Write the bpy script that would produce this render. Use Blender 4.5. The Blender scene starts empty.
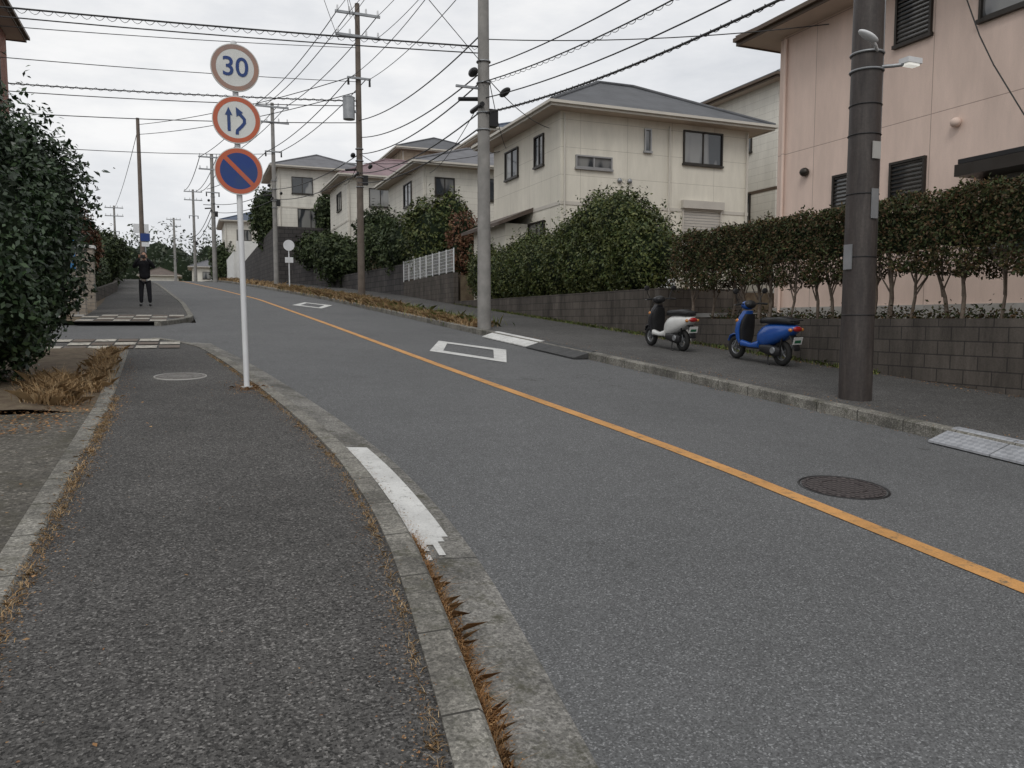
import bpy, bmesh, math, random
import numpy as np
from mathutils import Vector, Matrix
random.seed(7); rng=np.random.default_rng(7)
sc=bpy.context.scene
COL=sc.collection
# ------------------------------------------------------------------ helpers
def link(o,parent=None):
    COL.objects.link(o)
    if parent is not None: o.parent=parent
    return o
def empty(name,loc=(0,0,0),rot=(0,0,0)):
    e=bpy.data.objects.new(name,None); e.empty_display_size=.2
    e.location=loc; e.rotation_euler=rot
    return link(e)
class MB:
    def __init__(s): s.v=[];s.f=[];s.m=[];s.sm=[];s.mats=[]
    def add(s,vs,fs,mat,smooth=False):
        if mat not in s.mats: s.mats.append(mat)
        k=s.mats.index(mat); o=len(s.v)
        s.v+=[tuple(v) for v in vs]
        for f in fs:
            s.f.append(tuple(i+o for i in f)); s.m.append(k); s.sm.append(smooth)
        return s
    def box(s,x0,x1,y0,y1,z0,z1,mat,M=None):
        vs=[Vector(p) for p in ((x0,y0,z0),(x1,y0,z0),(x1,y1,z0),(x0,y1,z0),(x0,y0,z1),(x1,y0,z1),(x1,y1,z1),(x0,y1,z1))]
        if M is not None: vs=[M@v for v in vs]
        return s.add(vs,[(0,3,2,1),(4,5,6,7),(0,1,5,4),(1,2,6,5),(2,3,7,6),(3,0,4,7)],mat)
    def loft(s,rings,mat,smooth=True,cap=True,closed=False):
        n=len(rings[0]); vs=[p for r in rings for p in r]; fs=[]
        m=len(rings)
        for i in range(m-1 if not closed else m):
            j=(i+1)%m
            for k in range(n):
                a=i*n+k;b=i*n+(k+1)%n;c=j*n+(k+1)%n;d=j*n+k
                fs.append((a,b,c,d))
        s.add(vs,fs,mat,smooth)
        if cap and not closed:
            s.add(rings[0],[tuple(range(n))[::-1]],mat); s.add(rings[-1],[tuple(range(n))],mat)
        return s
    def cyl(s,p0,p1,r0,r1,mat,n=14,cap=True):
        p0=Vector(p0);p1=Vector(p1);d=(p1-p0).normalized()
        u=d.orthogonal().normalized();w=d.cross(u)
        R=[[p+(u*math.cos(2*math.pi*k/n)+w*math.sin(2*math.pi*k/n))*r for k in range(n)] for p,r in ((p0,r0),(p1,r1))]
        return s.loft(R,mat,True,cap)
    def tube(s,pts,r,mat,n=8):
        pts=[Vector(p) for p in pts]; rings=[]
        rr=r if isinstance(r,(list,tuple)) else [r]*len(pts)
        up=None
        for i,p in enumerate(pts):
            d=(pts[min(i+1,len(pts)-1)]-pts[max(i-1,0)]).normalized()
            if up is None: up=d.orthogonal().normalized()
            u=(up-d*up.dot(d)).normalized(); up=u; w=d.cross(u)
            rings.append([p+(u*math.cos(2*math.pi*k/n)+w*math.sin(2*math.pi*k/n))*rr[i] for k in range(n)])
        return s.loft(rings,mat)
    def ell(s,c,r,mat,M=None,nu=16,nv=10):
        vs=[];fs=[];c=Vector(c)
        for i in range(nv+1):
            th=math.pi*i/nv
            for k in range(nu):
                ph=2*math.pi*k/nu
                v=Vector((r[0]*math.sin(th)*math.cos(ph),r[1]*math.sin(th)*math.sin(ph),r[2]*math.cos(th)))
                if M is not None: v=M@v
                vs.append(c+v)
        for i in range(nv):
            for k in range(nu):
                fs.append((i*nu+k,(i+1)*nu+k,(i+1)*nu+(k+1)%nu,i*nu+(k+1)%nu))
        return s.add(vs,fs,mat,True)
    def torus(s,c,axis,R,r,mat,n=24,m=8,a0=0,a1=2*math.pi,wz=1):
        c=Vector(c);axis=Vector(axis).normalized();u=axis.orthogonal().normalized();w=axis.cross(u)
        full=abs(a1-a0-2*math.pi)<1e-4; cnt=n if full else n+1
        rings=[]
        for i in range(cnt):
            t=a0+(a1-a0)*i/n; e=u*math.cos(t)+w*math.sin(t)
            rings.append([c+e*(R+r*math.cos(2*math.pi*k/m))+axis*(r*wz*math.sin(2*math.pi*k/m)) for k in range(m)])
        return s.loft(rings,mat,True,not full,full)
    def build(s,name,parent=None,bevel=0):
        me=bpy.data.meshes.new(name); me.from_pydata(s.v,[],s.f)
        for m in s.mats: me.materials.append(m)
        me.polygons.foreach_set('material_index',s.m); me.polygons.foreach_set('use_smooth',s.sm); me.update()
        o=bpy.data.objects.new(name,me); link(o,parent)
        if bevel:
            b=o.modifiers.new('bev','BEVEL'); b.width=bevel; b.segments=2; b.limit_method='ANGLE'
        return o
# ------------------------------------------------------------------ materials
def newmat(name,rough=.8,spec=.3,metal=0):
    m=bpy.data.materials.new(name); m.use_nodes=True; nt=m.node_tree
    b=nt.nodes['Principled BSDF']; b.inputs['Roughness'].default_value=rough
    b.inputs['Specular IOR Level'].default_value=spec; b.inputs['Metallic'].default_value=metal
    return m,nt,b
def N(nt,t,**k):
    n=nt.nodes.new(t)
    for a,v in k.items(): setattr(n,a,v)
    return n
def noise(nt,vec,scale,detail=4,rough=.55):
    n=N(nt,'ShaderNodeTexNoise'); n.inputs['Scale'].default_value=scale; n.inputs['Detail'].default_value=detail; n.inputs['Roughness'].default_value=rough
    nt.links.new(vec,n.inputs['Vector']); return n.outputs['Fac']
def ramp(nt,fac,stops):
    r=N(nt,'ShaderNodeValToRGB'); e=r.color_ramp.elements
    while len(e)<len(stops): e.new(.5)
    for i,(p,c) in enumerate(stops):
        e[i].position=p; e[i].color=(c[0],c[1],c[2],1) if isinstance(c,(tuple,list)) else (c,c,c,1)
    nt.links.new(fac,r.inputs['Fac']); return r.outputs['Color']
def mix(nt,fac,a,b,mode='MIX'):
    n=N(nt,'ShaderNodeMix',data_type='RGBA',blend_type=mode)
    for s,v in ((n.inputs[0],fac),(n.inputs[6],a),(n.inputs[7],b)):
        if isinstance(v,(int,float)): s.default_value=v
        elif isinstance(v,tuple): s.default_value=(v[0],v[1],v[2],1)
        else: nt.links.new(v,s)
    return n.outputs[2]
def math_(nt,op,a,b=None):
    n=N(nt,'ShaderNodeMath',operation=op)
    for i,v in enumerate((a,b)):
        if v is None: continue
        if isinstance(v,(int,float)): n.inputs[i].default_value=v
        else: nt.links.new(v,n.inputs[i])
    return n.outputs[0]
def pos(nt): return N(nt,'ShaderNodeNewGeometry').outputs['Position']
def bump(nt,b,h,strength,dist=.01):
    n=N(nt,'ShaderNodeBump'); n.inputs['Strength'].default_value=strength; n.inputs['Distance'].default_value=dist
    nt.links.new(h,n.inputs['Height']); nt.links.new(n.outputs[0],b.inputs['Normal'])
def simple(name,c1,c2=None,scale=3,rough=.8,bmp=0,bscale=60,metal=0,spec=.3,detail=5):
    m,nt,b=newmat(name,rough,spec,metal)
    if c2 is None: c2=tuple(x*.8 for x in c1)
    tc=N(nt,'ShaderNodeTexCoord').outputs['Object']
    f=noise(nt,tc,scale,detail)
    nt.links.new(ramp(nt,f,[(.35,c1),(.65,c2)]),b.inputs['Base Color'])
    if bmp: bump(nt,b,noise(nt,tc,bscale,3),bmp)
    return m
def asphalt(name,base,var,speck,scale,warm=(1,1,1),crack=True,sb=.6,cs=.35,cw=.0035,moss=None,grain=.72):
    m,nt,b=newmat(name,.85,.25)
    p=pos(nt)
    v=N(nt,'ShaderNodeTexVoronoi'); v.inputs['Scale'].default_value=scale; nt.links.new(p,v.inputs['Vector'])
    sep=N(nt,'ShaderNodeSeparateColor'); nt.links.new(v.outputs['Color'],sep.inputs[0])
    lo=base*(1-speck); hi=base*(1+speck)
    c=ramp(nt,sep.outputs[0],[(0,tuple(lo*w for w in warm)),(.55,tuple(base*w for w in warm)),(.86,tuple(base*(1+speck*.3)*w for w in warm)),(1,tuple(hi*1.5*w for w in warm))])
    n1=noise(nt,p,.45,6,.65); n2=noise(nt,p,4,5,.7); n3=noise(nt,p,scale*.45,3,.7)
    c=mix(nt,.85,c,ramp(nt,n1,[(.3,1-var),(.7,1+var*.4)]),'MULTIPLY')
    c=mix(nt,.8,c,ramp(nt,n2,[(.3,1-var*.8),(.7,1.0)]),'MULTIPLY')
    c=mix(nt,.8,c,ramp(nt,n3,[(.3,grain),(.65,1.12)]),'MULTIPLY')
    if moss:
        g=ramp(nt,noise(nt,p,1.7,7,.75),[(.5,0),(.66,.75)]); c=mix(nt,g,c,moss)
    if crack:
        vc=N(nt,'ShaderNodeTexVoronoi',feature='DISTANCE_TO_EDGE'); vc.inputs['Scale'].default_value=cs
        nn=N(nt,'ShaderNodeTexNoise'); nn.inputs['Scale'].default_value=2.2; nn.inputs['Detail'].default_value=6; nt.links.new(p,nn.inputs['Vector'])
        add=N(nt,'ShaderNodeVectorMath',operation='MULTIPLY_ADD'); nt.links.new(nn.outputs['Color'],add.inputs[0]); add.inputs[1].default_value=(1.1,1.1,0); nt.links.new(p,add.inputs[2])
        nt.links.new(add.outputs[0],vc.inputs['Vector'])
        cf=ramp(nt,vc.outputs['Distance'],[(0,1),(cw,0)])
        g=ramp(nt,noise(nt,p,.3,2),[(.5,0),(.6,.7)])
        cf=mix(nt,1,cf,g,'MULTIPLY')
        c=mix(nt,cf,c,(base*.3,base*.3,base*.28))
    nt.links.new(c,b.inputs['Base Color'])
    h=mix(nt,.5,v.outputs['Distance'],n3)
    bump(nt,b,h,sb,.006)
    return m
def jointed(name,c1,c2,period=.6,bmp=.4):
    m,nt,b=newmat(name,.85)
    p=pos(nt); s=N(nt,'ShaderNodeSeparateXYZ'); nt.links.new(p,s.inputs[0])
    fr=math_(nt,'FRACT',math_(nt,'DIVIDE',s.outputs[1],period))
    j=math_(nt,'LESS_THAN',fr,.012/period)
    c=ramp(nt,noise(nt,p,3,8,.7),[(.3,c1),(.7,c2)])
    c=mix(nt,.9,c,ramp(nt,noise(nt,p,70,4,.75),[(.3,.5),(.62,1.18)]),'MULTIPLY')
    c=mix(nt,.9,c,ramp(nt,noise(nt,p,1.6,7,.8),[(.40,.45),(.56,1)]),'MULTIPLY')
    v=N(nt,'ShaderNodeTexVoronoi'); v.inputs['Scale'].default_value=75; nt.links.new(p,v.inputs['Vector'])
    sep=N(nt,'ShaderNodeSeparateColor'); nt.links.new(v.outputs['Color'],sep.inputs[0])
    c=mix(nt,.8,c,ramp(nt,sep.outputs[0],[(.0,.6),(.6,1.0),(1,1.5)]),'MULTIPLY')
    c=mix(nt,.6,c,ramp(nt,v.outputs['Distance'],[(.1,.5),(.4,1.1)]),'MULTIPLY')
    mo=ramp(nt,noise(nt,p,6,6,.8),[(.52,0),(.66,.85)]); c=mix(nt,mo,c,(.055,.053,.033))
    c=mix(nt,j,c,tuple(x*.25 for x in c1)); nt.links.new(c,b.inputs['Base Color'])
    bump(nt,b,noise(nt,p,60,5),bmp,.01); return m
def bricky(name,c1,c2,mort,bw,bh,ms=.01,rough=.85,bmp=.5,stain=.4,off=.5,spec=.3):
    m,nt,b=newmat(name,rough,spec)
    p=pos(nt); s=N(nt,'ShaderNodeSeparateXYZ'); nt.links.new(p,s.inputs[0])
    cb=N(nt,'ShaderNodeCombineXYZ'); nt.links.new(math_(nt,'ADD',s.outputs[0],s.outputs[1]),cb.inputs[0]); nt.links.new(s.outputs[2],cb.inputs[1])
    br=N(nt,'ShaderNodeTexBrick'); br.offset=off; nt.links.new(cb.outputs[0],br.inputs['Vector'])
    br.inputs['Color1'].default_value=(*c1,1);br.inputs['Color2'].default_value=(*c2,1);br.inputs['Mortar'].default_value=(*mort,1)
    br.inputs['Scale'].default_value=1;br.inputs['Brick Width'].default_value=bw;br.inputs['Row Height'].default_value=bh;br.inputs['Mortar Size'].default_value=ms;br.inputs['Bias'].default_value=0
    c=br.outputs['Color']
    st=N(nt,'ShaderNodeMapping'); st.inputs['Scale'].default_value=(1.6,1.6,.35); nt.links.new(p,st.inputs[0])
    c=mix(nt,.9,c,ramp(nt,noise(nt,st.outputs[0],1.3,7,.7),[(.35,1-stain),(.65,1.05)]),'MULTIPLY')
    c=mix(nt,.6,c,ramp(nt,noise(nt,p,40,4,.7),[(.3,1-stain*.6),(.65,1.05)]),'MULTIPLY')
    nt.links.new(c,b.inputs['Base Color'])
    inv=math_(nt,'MULTIPLY',br.outputs['Fac'],-1)
    h=math_(nt,'ADD',inv,math_(nt,'MULTIPLY',noise(nt,p,35,4),.4)); bump(nt,b,h,bmp,.01)
    return m
def roofmat(name,c,pitch=.16):
    m,nt,b=newmat(name,.6,.4)
    p=pos(nt); s=N(nt,'ShaderNodeSeparateXYZ'); nt.links.new(p,s.inputs[0])
    fr=math_(nt,'FRACT',math_(nt,'DIVIDE',s.outputs[2],pitch))
    col=ramp(nt,noise(nt,p,1.5,5),[(.3,tuple(x*.75 for x in c)),(.7,tuple(x*1.2 for x in c))])
    col=mix(nt,.8,col,ramp(nt,fr,[(0,.45),(.14,1),(1,.9)]),'MULTIPLY')
    fx=math_(nt,'FRACT',math_(nt,'MULTIPLY',math_(nt,'ADD',s.outputs[0],s.outputs[1]),2.2))
    col=mix(nt,.5,col,ramp(nt,fx,[(0,.6),(.08,1)]),'MULTIPLY')
    nt.links.new(col,b.inputs['Base Color']); bump(nt,b,fr,.4,.02); return m
def leafmat(name,cols,rough=.5,spec=.4,cl=1.5,lo=.6,tr=0):
    m,nt,b=newmat(name,rough,spec)
    g=N(nt,'ShaderNodeNewGeometry')
    st=[(i/(len(cols)-1),c) for i,c in enumerate(cols)]
    c=ramp(nt,g.outputs['Random Per Island'],st)
    c=mix(nt,.9,c,ramp(nt,noise(nt,g.outputs['Position'],cl,4,.6),[(.35,lo),(.65,1.25)]),'MULTIPLY')
    nt.links.new(c,b.inputs['Base Color'])
    if tr:
        t=N(nt,'ShaderNodeBsdfTranslucent'); nt.links.new(c,t.inputs[0]); ms=N(nt,'ShaderNodeMixShader'); ms.inputs[0].default_value=tr
        nt.links.new(b.outputs[0],ms.inputs[1]); nt.links.new(t.outputs[0],ms.inputs[2]); nt.links.new(ms.outputs[0],nt.nodes['Material Output'].inputs[0])
    return m
asph=asphalt('road_asphalt',.128,.17,.42,150,(.985,1,1.01),sb=.4,grain=.78)
asph_s=asphalt('sidewalk_asphalt',.096,.35,.75,120,(1.04,1,.95),sb=1.0,grain=.66)
asph_r=asphalt('sidewalk_asphalt_right',.104,.35,.6,110,(1.03,1,.96),sb=.7)
asph_dirt=asphalt('drive_surface',.13,.5,.4,60,(1.08,1,.86),sb=.9,cs=.9,cw=.012,moss=(.06,.055,.038))
kerbm=jointed('kerb_concrete',(.17,.16,.14),(.27,.26,.23))
gutm=jointed('gutter_concrete',(.17,.165,.15),(.26,.25,.23),2.0,.9)
def worn(name,col,under,lo=.36,hi=.5):
    m,nt,b=newmat(name,.75)
    p=pos(nt); f=ramp(nt,noise(nt,p,14,8,.75),[(lo,0),(hi,1)])
    c=mix(nt,f,under,col); c=mix(nt,.7,c,ramp(nt,noise(nt,p,80,3),[(.3,.8),(.6,1.02)]),'MULTIPLY')
    c=mix(nt,.8,c,ramp(nt,noise(nt,p,2.5,6,.7),[(.35,.72),(.6,1.02)]),'MULTIPLY')
    nt.links.new(c,b.inputs['Base Color']); bump(nt,b,noise(nt,p,110,3),.4,.004); return m
whitep=worn('white_paint',(.62,.62,.6),(.17,.17,.16),.34,.43)
yellowp=worn('yellow_paint',(.56,.29,.10),(.2,.15,.09),.34,.46)
soil=simple('soil',(.09,.065,.045),(.15,.12,.08),6,.95,.8,30)
groundm=simple('ground_mat',(.1,.1,.06),(.16,.13,.09),.8,.95,.5,10)
blockw=bricky('block_wall',(.098,.085,.073),(.125,.108,.093),(.05,.044,.04),.42,.2,.009,stain=.65,bmp=.5)
blockd=bricky('dark_block_wall',(.06,.055,.055),(.085,.078,.075),(.03,.03,.03),.6,.3,.02,stain=.4)
conc=simple('concrete',(.3,.29,.27),(.4,.39,.37),2,.85,.3,50)
whiteconc=simple('white_render',(.62,.62,.6),(.7,.7,.68),1.5,.85,.2,60)
cream=bricky('cream_siding',(.68,.645,.56),(.69,.655,.57),(.42,.39,.33),1.82,.91,.007,.75,.25,.13,0)
cream2=bricky('white_siding',(.66,.635,.57),(.68,.655,.59),(.5,.475,.42),1.8,.3,.008,.75,.25,.12)
pink=bricky('pink_siding',(.68,.535,.46),(.69,.545,.47),(.36,.27,.23),3.1,2.75,.008,.8,.2,.12,0)
tan=bricky('tan_siding',(.42,.34,.26),(.44,.36,.28),(.3,.24,.18),.9,.3,.01)
redbrick=bricky('red_brick',(.27,.1,.07),(.32,.13,.09),(.3,.26,.22),.22,.08,.01)
rdark=roofmat('slate_roof',(.075,.078,.085)); rgrey=roofmat('grey_roof',(.13,.13,.14)); rpink=roofmat('mauve_roof',(.22,.15,.16)); rbrown=roofmat('brown_roof',(.10,.075,.06)); rblue=roofmat('blue_roof',(.06,.08,.12))
trim_w=simple('trim_cream',(.55,.52,.46),(.5,.47,.42),2,.5)
trim_d=simple('trim_brown',(.09,.062,.045),(.11,.08,.055),2,.5)
soff=simple('soffit',(.55,.46,.39),(.5,.42,.36),2,.8)
frame_d=simple('sash_bronze',(.04,.035,.03),(.05,.045,.04),3,.4,metal=.5)
frame_l=simple('sash_silver',(.35,.35,.35),(.3,.3,.3),3,.4,metal=.6)
def glassm():
    m,nt,b=newmat('window_glass',.08,.8)
    p=pos(nt); s=N(nt,'ShaderNodeMapping'); s.inputs['Scale'].default_value=(1,1,.3); nt.links.new(p,s.inputs[0])
    nt.links.new(ramp(nt,noise(nt,s.outputs[0],1.5,1),[(.46,(.03,.035,.04)),(.5,(.16,.16,.16)),(.56,(.22,.22,.21))]),b.inputs['Base Color']); return m
glass=glassm()
shutter=simple('shutter_metal',(.5,.47,.42),(.46,.43,.39),2,.5)
metal=simple('galvanised',(.33,.34,.35),(.26,.27,.28),4,.45,metal=.6)
polec=simple('pole_concrete',(.2,.195,.185),(.28,.27,.255),3,.85,.3,80)
def poledm():
    m,nt,b=newmat('pole_brown',.5,.35)
    tc=N(nt,'ShaderNodeTexCoord').outputs['Object']; mp=N(nt,'ShaderNodeMapping'); mp.inputs['Scale'].default_value=(6,6,.7); nt.links.new(tc,mp.inputs[0])
    c=ramp(nt,noise(nt,mp.outputs[0],2.5,7,.7),[(.3,(.034,.028,.027)),(.55,(.056,.047,.043)),(.75,(.095,.082,.075))])
    c=mix(nt,.6,c,ramp(nt,noise(nt,tc,30,5,.7),[(.35,.7),(.6,1.1)]),'MULTIPLY')
    nt.links.new(c,b.inputs['Base Color']); bump(nt,b,noise(nt,tc,18,4),.15,.01); return m
poled=poledm()
blk=simple('black_plastic',(.015,.015,.016),(.022,.022,.023),5,.4)
rubber=simple('rubber',(.018,.018,.018),(.026,.026,.025),8,.8)
wirem=simple('cable_black',(.03,.03,.032),(.045,.045,.045),1,.6)
whitemet=simple('white_enamel',(.68,.69,.7),(.6,.61,.62),3,.4,spec=.5)
signw=simple('sign_white',(.64,.65,.63),(.57,.58,.56),5,.4); signr=simple('sign_red',(.48,.11,.05),(.42,.12,.07),5,.4); signb=simple('sign_blue',(.02,.05,.2),(.03,.06,.17),5,.4)
signr2=simple('sign_red_faded',(.34,.2,.15),(.26,.2,.18),8,.5)
def ironm():
    m,nt,b=newmat('cast_iron',.6,.4,.3)
    tc=N(nt,'ShaderNodeTexCoord').outputs['Object']
    v=N(nt,'ShaderNodeTexVoronoi'); v.inputs['Scale'].default_value=22; v.inputs['Randomness'].default_value=.1; nt.links.new(tc,v.inputs['Vector'])
    nt.links.new(ramp(nt,v.outputs['Distance'],[(.25,(.10,.085,.082)),(.5,(.025,.02,.02))]),b.inputs['Base Color']); bump(nt,b,v.outputs['Distance'],-.8,.01); return m
iron=ironm()
def platem(name,c1,c2):
    m,nt,b=newmat(name,.6,.4)
    p=pos(nt); mp=N(nt,'ShaderNodeMapping'); mp.inputs['Rotation'].default_value=(0,0,.785); mp.inputs['Scale'].default_value=(22,22,1); nt.links.new(p,mp.inputs[0])
    ch=N(nt,'ShaderNodeTexChecker'); ch.inputs['Scale'].default_value=1; nt.links.new(mp.outputs[0],ch.inputs[0])
    c=mix(nt,ch.outputs['Fac'],c1,c2); c=mix(nt,.8,c,ramp(nt,noise(nt,p,6,6,.7),[(.35,.6),(.6,1)]),'MULTIPLY')
    nt.links.new(c,b.inputs['Base Color']); bump(nt,b,ch.outputs['Fac'],.5,.006); return m
plate=platem('ramp_plate_grey',(.36,.37,.39),(.28,.29,.31)); plated=platem('ramp_rubber',(.06,.06,.06),(.035,.035,.035))
lf_bush=leafmat('camellia_leaf',[(.012,.026,.012),(.028,.052,.022),(.05,.085,.033),(.02,.036,.018)],.4,.5)
lf_hedge=leafmat('hedge_leaf',[(.022,.032,.012),(.035,.05,.017),(.07,.085,.028),(.12,.065,.035),(.045,.05,.02),(.09,.055,.03)],.6,.25,lo=.65,cl=2.2)
lf_hedge1=leafmat('hedge_leaf_light',[(.03,.046,.015),(.06,.085,.025),(.12,.13,.04),(.045,.062,.02)],.5,.3,lo=.7)
lf_tree=leafmat('tree_leaf',[(.025,.04,.015),(.045,.066,.025),(.07,.088,.035)],.6,.3,cl=.8)
lf_far=leafmat('far_leaf_haze',[(.06,.075,.06),(.085,.10,.075),(.11,.12,.09)],.8,.1,cl=.3,lo=.75)  # distance haze put into the leaf colour: paler, bluer green
lf_red=leafmat('autumn_leaf',[(.12,.05,.03),(.17,.08,.045),(.09,.07,.03)],.6,.3)
lf_dry=leafmat('dry_grass',[(.34,.22,.11),(.5,.34,.18),(.6,.45,.27),(.26,.16,.08)],.8,.2,cl=4,tr=.3)
lf_rust=leafmat('dry_weed_rust',[(.30,.15,.06),(.42,.23,.10),(.5,.32,.16),(.2,.1,.05)],.8,.2,cl=4,tr=.3)
lf_brown=leafmat('fallen_leaf',[(.2,.1,.05),(.34,.18,.08),(.42,.26,.13),(.13,.075,.04)],.8,.2,tr=.2)
lf_weed=leafmat('weed_green',[(.08,.12,.03),(.14,.18,.05),(.24,.23,.09)],.7,.2,tr=.2)
core=simple('foliage_light_block',(.010,.018,.008),(.016,.026,.010),3,.95)  # dark green for the solids added inside foliage to block light
bark=simple('bark',(.09,.07,.055),(.15,.12,.095),12,.95,.8,40)
barkl=simple('bark_light',(.13,.10,.08),(.2,.165,.13),14,.95,.8,40)
# ------------------------------------------------------------------ terrain functions
S=.07
def gz(y):
    if y<-25: return -25*S
    if y<60: return S*y
    u=y-60
    if u<27: return S*60+S*u-(.08/27)*u*u/2
    return S*60+S*27-.04*27-.01*(u-27)
def tab(t):
    xs=[a for a,b in t]; ys=[b for a,b in t]
    def f(y): return float(np.mean(np.interp(np.linspace(y-1.3,y+1.3,9),xs,ys)))
    return f
xL=tab([(-40,.7),(-2,.7),(0,.85),(2.1,1.17),(3.4,1.40),(5.1,1.55),(7.1,1.50),(10.1,1.22),(13.2,.86),(16.6,.3),(20,.2),(23.6,.12),(30,-.1),(42,-.9),(54,-1.7),(60,-2.7),(80,-4.7),(100,-6.7),(140,-12)])
xC=tab([(-40,3.9),(2.6,3.96),(5.6,4.05),(11.4,3.74),(20.9,3.38),(35,2.75),(46.7,1.6),(60,0),(80,-2),(100,-4),(140,-9)])
xR=tab([(-40,7.0),(5.7,6.98),(12.2,6.72),(18.2,6.45),(35,5.7),(45,4.7),(51,4.05),(60,2.9),(80,.9),(100,-1.1),(140,-6)])
def ylist(a,b,st=.5):
    n=max(1,int(math.ceil((b-a)/st))); return [a+(b-a)*i/n for i in range(n+1)]
def strip(name,ys,cols,mat,parent=None,mb=None):
    own=mb is None
    if own: mb=MB()
    vs=[];n=len(cols)
    for y in ys:
        for fx,dz in cols: vs.append((fx(y) if callable(fx) else fx,y,gz(y)+dz))
    fs=[(i*n+k,i*n+k+1,(i+1)*n+k+1,(i+1)*n+k) for i in range(len(ys)-1) for k in range(n-1)]
    mb.add(vs,fs,mat)
    return mb.build(name,parent) if own else mb
off=lambda f,d:(lambda y:f(y)+d)
ys=ylist(-80,140,4)+ylist(150,900,50)
strip('ground',ys,[(-900,-.2),(-200,-.2),(-40,-.2),(-5,-.2),(0,-.2),(8,-.2),(30,-.2),(200,-.2),(900,-.2)],groundm)
ROADZ=-.1
ysr=ylist(-40,140,.75)
road=strip('road',ysr,[(xL,ROADZ),(off(xL,1.2),ROADZ+.012),(xC,ROADZ+.02),(off(xR,-1.2),ROADZ+.012),(xR,ROADZ)],asph)
SY0,SY1=16.9,20.6
strip('side_street',ylist(SY0-1.6,SY1+1.2,.4),[(-60,ROADZ-.004),(-3,ROADZ-.004),(off(xL,.0),ROADZ-.001)],asph)
mk=MB()
strip('',ylist(-20,120,1),[(off(xC,-.07),ROADZ+.025),(off(xC,.07),ROADZ+.025)],yellowp,mb=mk)
mk.build('road_centre_line')
def poly_on_road(mb,pts,mat,dz=.024):
    vs=[(x,y,gz(y)+ROADZ+dz) for x,y in pts]; mb.add(vs,[tuple(range(len(vs)))],mat)
def diamond(cx,cy,hw,hl,w=.2):
    mb=MB(); o=[(cx,cy-hl),(cx+hw,cy),(cx,cy+hl),(cx-hw,cy)]
    k=1-w/hw*1.0; kl=1-w*2.2/hl
    i=[(cx,cy-hl*kl),(cx+hw*k,cy),(cx,cy+hl*kl),(cx-hw*k,cy)]
    for a in range(4):
        b=(a+1)%4
        poly_on_road(mb,[o[a],o[b],i[b],i[a]],whitep)
    mb.build('road_marking')
diamond(4.95,14.2,.78,1.95,.27); diamond(4.35,30.5,.75,2.2,.3)
g=MB()
yn=ylist(-12,16.3,.4)
strip('',yn,[(off(xL,-.34),-.075),(off(xL,-.02),ROADZ+.004),(off(xL,.0),ROADZ+.001)],gutm,mb=g); g.build('gutter')
def kerb(name,ys,fin,fout,ztop=0.012,zb=-.14,mat=None):
    mb=MB(); strip('',ys,[(fin,zb),(fin,ztop-.015),(lambda y:fin(y)+(fout(y)-fin(y))*.12,ztop),(fout,ztop),(fout,zb)],mat or kerbm,mb=mb)
    for y in (ys[0],ys[-1]):
        a,b=fin(y),fout(y); mb.add([(a,y,gz(y)+zb),(b,y,gz(y)+zb),(b,y,gz(y)+ztop),(a,y,gz(y)+ztop-.015)],[(0,1,2,3)],mat or kerbm)
    return mb.build(name)
def cornerL(y):
    d=max(0,y-14.2); return xL(y)-.34-.55*(d/2.2)**2.2
kerb('kerb',ylist(-12,16.4,.4),cornerL,off(cornerL,-.15))
def xside(y): return -.78-.03*max(0,y-9)
kerb('kerb',ylist(-12,14.3,.4),off(lambda y:xside(y),0),off(lambda y:xside(y),-.14),.008)
sw=MB()
strip('',ylist(-12,14.3,.4),[(off(xside,0),-.004),(lambda y:(xside(y)+cornerL(y)-.15)/2,.008),(off(cornerL,-.15),-.002)],asph_s,mb=sw)
strip('',ylist(14.3,16.4,.3),[(-2.6,-.004),(lambda y:(xside(y)+cornerL(y)-.15)/2,.0),(off(cornerL,-.15),-.002)],asph_s,mb=sw)
y=16.4; sw.add([(-2.6,y,gz(y)-.15),(cornerL(y)-.15,y,gz(y)-.15),(cornerL(y)-.15,y,gz(y)-.004),(-2.6,y,gz(y)-.004)],[(0,1,2,3)],kerbm)
sw.build('sidewalk')
# flat paint dashes on the footway beside the junction
bl_l=worn('dash_light',(.48,.45,.39),(.17,.16,.14),.38,.52); bl_d=worn('dash_brown',(.15,.115,.09),(.10,.095,.085),.38,.52)
def paver_row(y0,x0,x1fn,rows,bw=.36,bh=.62):
    mb=MB()
    for r in range(rows):
        x=x0+(r%2)*bw; k=0; y=y0+r*bh
        while x<x1fn(y):
            m=bl_l if k%2==0 else bl_d
            dz=.0135; X1=x+bw-.03; Y1=y+bh*.72
            mb.add([(x,y,gz(y)+dz),(X1,y,gz(y)+dz),(X1,Y1,gz(Y1)+dz),(x,Y1,gz(Y1)+dz)],[(0,1,2,3)],m); x+=bw; k+=1
    return mb.build('footway_marking')
paver_row(14.5,-2.3,lambda y:cornerL(y)-.55,3)
paver_row(20.95,-2.5,lambda y:-.85 if y<22 else -.5,4,.4,.6)
strip('driveway',ylist(-6,8.6,.6),[(-9,-.02),(-4,-.015),(-2,0.004),(off(xside,-.14),.002)],asph_dirt)
strip('planting_bed',ylist(8.6,14.3,.6),[(-14,.02),(-4,.03),(-1.5,.05),(off(xside,-.14),-.01)],soil)
strip('planting_bed',ylist(14.3,16.4,.6),[(-14,.02),(-4,.03),(-2.6,.0)],soil)
dg=MB(); dg.box(-2.1,-1.18,4.98,5.14,gz(5.05)-.2,gz(5.05)+.012,blk); dg.box(-1.95,-1.2,4.9,4.97,gz(4.9)-.2,gz(4.9)+.022,conc); dg.build('drain_grate')
yf=ylist(20.8,120,.8)
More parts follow.
